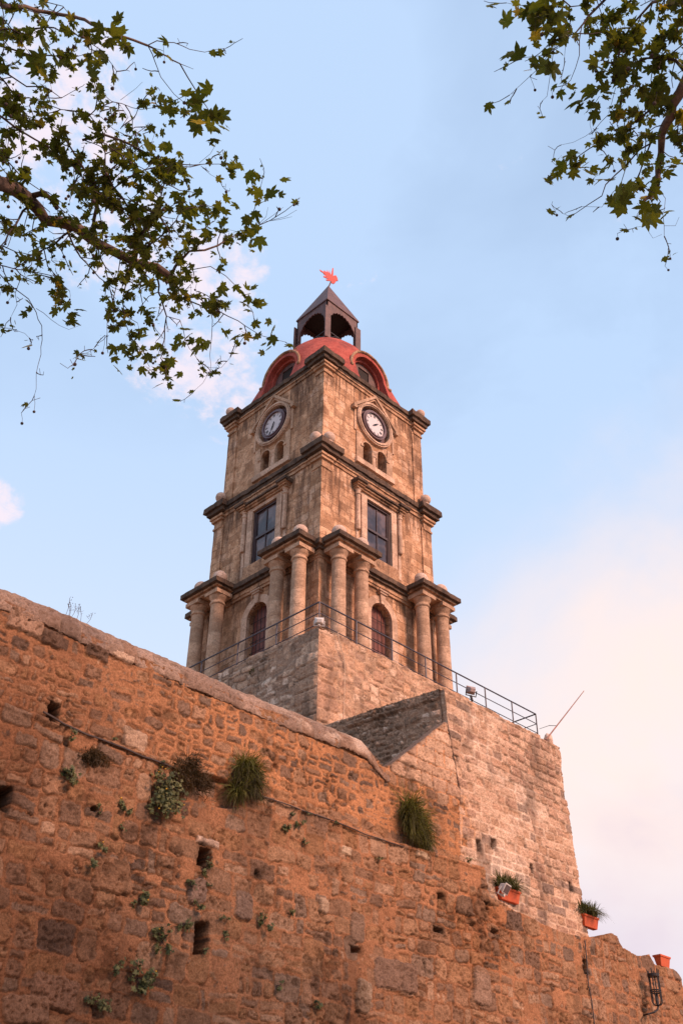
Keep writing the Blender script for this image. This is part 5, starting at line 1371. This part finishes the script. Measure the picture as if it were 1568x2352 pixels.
# the rest of the crown, outside the picture to the left and overhead
for Y_ in (-500, -150, 120, 420, 760, 1180, 1500):
    lt.path([(-1500, 700 + (Y_ - 700) * .45), (-1000, 700 + (Y_ - 700) * .7), (-550, Y_ + 60), (-90, Y_)], .022, .004, 5, 9, (.2, .5), size=.052)
for X_ in (200, 700, 1200):
    lt.path([(-500, -300), (X_ * .4, -420), (X_, -190)], .016, .004, 6, 9, (.12, .3), size=.052)
rs_ = random.Random(77)
for i in range(11):
    a0 = fork + Vector((rs_.gauss(0, .3), rs_.gauss(0, .3), rs_.uniform(0, 1.0))); ang = rs_.uniform(1.3, 5.0); L = rs_.uniform(4, 6.5)
    d = Vector((math.cos(ang), math.sin(ang), rs_.uniform(.35, 1.1)))
    p1 = a0 + d * L * .5 + Vector((0, 0, .3)); p2 = a0 + d * L + Vector((0, 0, rs_.uniform(0, 1)))
    lt.path([a0, p1, p2], .10, .02, 2.2, 12, (.4, .9), .085, limb=True, t0=1.2)
lt.finish([(-31.5, -11.5, 0), (-31.45, -11.5, .6), (-31.4, -11.55, 2.5), (-31.3, -11.6, 4.5), (-31.25, -11.6, 6.2), (-31.3, -11.3, 8.0), (-31.0, -11.1, 10.2)], [.50, .40, .33, .30, .22, .15, .07])
K2 = .2860
rt_ = Tree('plane_tree', (-17.6, -31.6, 0), 'plane tree whose branches hang in from the upper right corner', 8, lambda X, Y: (1138 + X * K2, Y * K2 - 22), 7.6, 1.0)
rt_.mul = 1.6; e0 = rt_.pt(1660, 560); fk = Vector((-17.7, -31.2, 6.4))
rt_.path([fk, fk.lerp(e0, .5) + Vector((0, 0, .5)), e0], .15, .042, 0, 0, limb=True)
rt_.path([e0, (1600, 640), (1540, 700), (1480, 820), (1410, 920), (1400, 1020), (1330, 1150), (1325, 1300), (1300, 1420), (1300, 1530), (1260, 1650), (1170, 1710)], .040, .009, 3.0, 5, (.08, .2), limb=True, size=.048)
rt_.path([e0, (1600, 100), (1400, 20)], .03, .016, 8, 9, limb=True, size=.048)
S2 = dict(size=.048)
rt_.path([(1640, -60), (1400, 20), (1250, 100), (1160, 200), (1080, 290), (1020, 400), (960, 460)], .016, .003, 10, 8, (.1, .24), **S2)
rt_.path([(1000, -60), (850, 100), (740, 210), (640, 340), (500, 400), (390, 465)], .010, .002, 2.4, 4, (.08, .2), **S2)
rt_.path([(640, 345), (760, 350), (900, 330), (1010, 300)], .004, .002, 3, 4, (.08, .2), **S2)
rt_.path([(690, 280), (670, 400), (670, 520), (640, 620), (600, 720), (570, 750)], .0035, .0015, 1.2, 1, (.05, .14), bare=.9)
rt_.path([(570, 200), (550, 300), (560, 420), (550, 540)], .003, .001, 1.5, 2, (.05, .14), bare=.7)
rt_.path([(500, 250), (470, 420), (450, 580), (430, 720), (410, 850), (375, 885)], .003, .001, .8, 1, (.05, .1), bare=.9)
rt_.path([(540, 420), (420, 500), (380, 590), (240, 720), (110, 840)], .003, .001, .8, 1, (.05, .1), bare=.9)
rt_.path([(500, 460), (400, 520), (310, 530), (220, 540), (150, 570)], .0025, .001, 1, 2, (.05, .1), bare=.6, **S2)
rt_.path([(1540, 680), (1440, 560), (1320, 540), (1200, 545), (1100, 590), (960, 600), (850, 560)], .012, .003, 7, 7, (.1, .24), **S2)
rt_.path([(1400, 930), (1300, 910), (1200, 990), (1100, 1070), (1000, 1130), (860, 1210), (750, 1270), (650, 1340), (580, 1400), (470, 1450)], .009, .0015, 4.5, 6, (.08, .2), **S2)
rt_.path([(900, 1000), (800, 1110), (720, 1170), (620, 1220), (525, 1240)], .002, .001, .8, 1, (.05, .1), bare=.9)
rt_.path([(1000, 460), (960, 620), (1000, 760), (1010, 900), (980, 1050)], .006, .002, 10, 8, (.08, .2), **S2)
rt_.path([(960, 780), (930, 900), (900, 990)], .002, .001, 0, 0); rt_.path([(830, 850), (760, 960), (755, 1080), (770, 1140)], .0018, .001, 0, 0)
rt_.path([(580, 1405), (500, 1420), (445, 1370)], .002, .001, 0, 0)
rt_.path([(1320, 1160), (1240, 1230), (1150, 1280), (1050, 1400), (960, 1480), (880, 1560), (850, 1650), (740, 1720), (640, 1790), (580, 1810), (535, 1790)], .007, .001, 1.8, 3, (.08, .22), bare=.4, **S2)
rt_.path([(1240, 1230), (1180, 1380), (1150, 1480), (1125, 1550)], .006, .003, 5, 6, (.08, .22), **S2)
rt_.path([(1050, 1400), (1000, 1560), (940, 1620), (850, 1740), (690, 1735)], .003, .001, 1, 2, (.05, .12), bare=.7)
rt_.path([(1230, 1660), (1280, 1760), (1340, 1800), (1350, 1890), (1350, 1980), (1385, 2055)], .003, .001, 1.5, 2, (.05, .12), bare=.6)
rt_.path([(1350, 1890), (1440, 1890), (1470, 1820)], .0015, .001, 0, 0); rt_.path([(1310, 1600), (1360, 1670), (1350, 1770), (1290, 1840), (1200, 1890), (1130, 1900)], .002, .001, 1.4, 3, (.05, .12), bare=.4)
rt_.path([(1200, 1900), (1260, 1990), (1330, 1960)], .0012, .001, 0, 0)
rt_.path([(1320, 1430), (1400, 1410), (1500, 1390), (1560, 1320)], .002, .001, 1, 2, (.05, .12), bare=.7)
rt_.path([(600, -40), (410, 95), (310, 120), (180, 120), (85, 100)], .004, .001, 2, 4, (.08, .18), bare=.3, **S2)
rt_.path([(1130, -30), (1080, 90), (1000, 180), (860, 240)], .006, .002, 9, 8, (.08, .2), **S2)
rt_.path([(1640, 1330), (1480, 1250), (1470, 1150)], .003, .001, 1, 2, (.05, .1), bare=.6)
rt_.path([(1640, 1050), (1560, 1040), (1480, 1060), (1420, 1130)], .005, .002, 10, 8, (.08, .22), **S2)
rt_.path([(450, -40), (520, 60), (600, 130), (700, 120), (760, 220)], .006, .002, 9, 8, (.08, .26), **S2)
rt_.path([(760, -40), (800, 50), (830, 140)], .006, .002, 10, 8, (.08, .26), **S2)
rt_.path([(1640, 150), (1500, 220), (1400, 300), (1300, 420), (1200, 480)], .010, .003, 10, 8, (.1, .24), **S2)
rt_.path([(1640, 330), (1540, 400), (1420, 500)], .008, .003, 11, 8, (.1, .24), **S2)
rt_.path([(1330, 1180), (1200, 1150), (1060, 1180), (930, 1180)], .004, .002, 10, 8, (.08, .26), **S2)
rt_.path([(1400, 960), (1280, 830), (1180, 780), (1080, 760)], .006, .002, 9, 7, (.08, .2), **S2)
for q in ((210, 140, 7), (280, 200, 6), (420, 170, 6), (400, 380, 3), (480, 490, 6), (200, 510, 5), (730, 850, 6), (730, 930, 6), (860, 840, 3), (970, 1650, 8), (640, 1360, 7), (760, 1420, 7), (850, 1410, 4), (1140, 1880, 3), (1190, 1580, 6), (1220, 1860, 3), (1330, 1720, 2), (1450, 1020, 6), (1480, 70, 7), (1400, 730, 4), (1280, 820, 5), (1290, 1480, 6)): rt_.tipclump(*q, .068, .05)
for Y_ in (-500, -100, 300, 800, 1300):
    rt_.path([(3600, 500 + (Y_ - 500) * .4), (2700, 500 + (Y_ - 500) * .8), (1760, Y_)], .024, .004, 5, 9, (.2, .45), size=.054)
for X_ in (500, 1000, 1500):
    rt_.path([(2600, -700), (X_ + 500, -620), (X_, -260)], .016, .004, 6, 9, (.1, .25), size=.054)
rs_ = random.Random(78)
for i in range(7):
    a0 = fk + Vector((rs_.gauss(0, .3), rs_.gauss(0, .3), rs_.uniform(0, 1.2))); ang = rs_.uniform(-2.4, .4); L = rs_.uniform(3, 5)
    d = Vector((math.cos(ang), math.sin(ang), rs_.uniform(.6, 1.3)))
    rt_.path([a0, a0 + d * L * .5 + Vector((0, 0, .3)), a0 + d * L], .08, .02, 2.0, 10, (.4, .8), .085, limb=True, t0=1.0)
def in_view(p_, m_=160):
    v = p_ - CAM; z = v.dot(FW)
    if z <= 0: return False
    x, y = 784 + FPX * v.dot(RT) / z, 1176 - FPX * v.dot(UP) / z
    return -m_ < x < 1568 + m_ and -m_ < y < 2352 + m_
# extra crown added out of view, shaped and placed to shade the lower wall
cc_ = Vector((-12.6, -24.3, 13.2)); tops = []
for i in range(16):
    d = Vector((rs_.gauss(0, 1), rs_.gauss(0, 1), rs_.gauss(.1, .8))).normalized(); e_ = cc_ + Vector((d.x * 5.4, d.y * 3.6, d.z * 3.4)) * rs_.uniform(.6, 1)
    if in_view(e_, 300): continue
    a_ = fk + Vector((.6, .6, 3.4)); m_ = a_.lerp(e_, .5) + Vector((0, 0, 1.2))
    if in_view(m_, 200): continue
    rt_.limb.tube([fk, a_, m_, e_], [.14, .12, .07, .015], 8); tops += [(m_, e_)]
n_l = 0
while n_l < 9500:
    d = Vector((rs_.gauss(0, 1), rs_.gauss(0, 1), rs_.gauss(0, 1))).normalized(); cl_ = cc_ + Vector((d.x * 7.2, d.y * 4.2, d.z * 4.3)) * rs_.uniform(.45, 1)
    if in_view(cl_, 260): n_l += 1; continue
    for _ in range(12): rt_.leaf(cl_ + Vector((rs_.gauss(0, .3), rs_.gauss(0, .3), rs_.gauss(0, .25))), rs_.uniform(.10, .17)); n_l += 1
rt_.finish([(-17.6, -31.6, 0), (-17.6, -31.6, .5), (-17.6, -31.5, 2.8), (-17.7, -31.2, 6.4), (-17.4, -31.0, 9.4)], [.55, .44, .36, .29, .14])
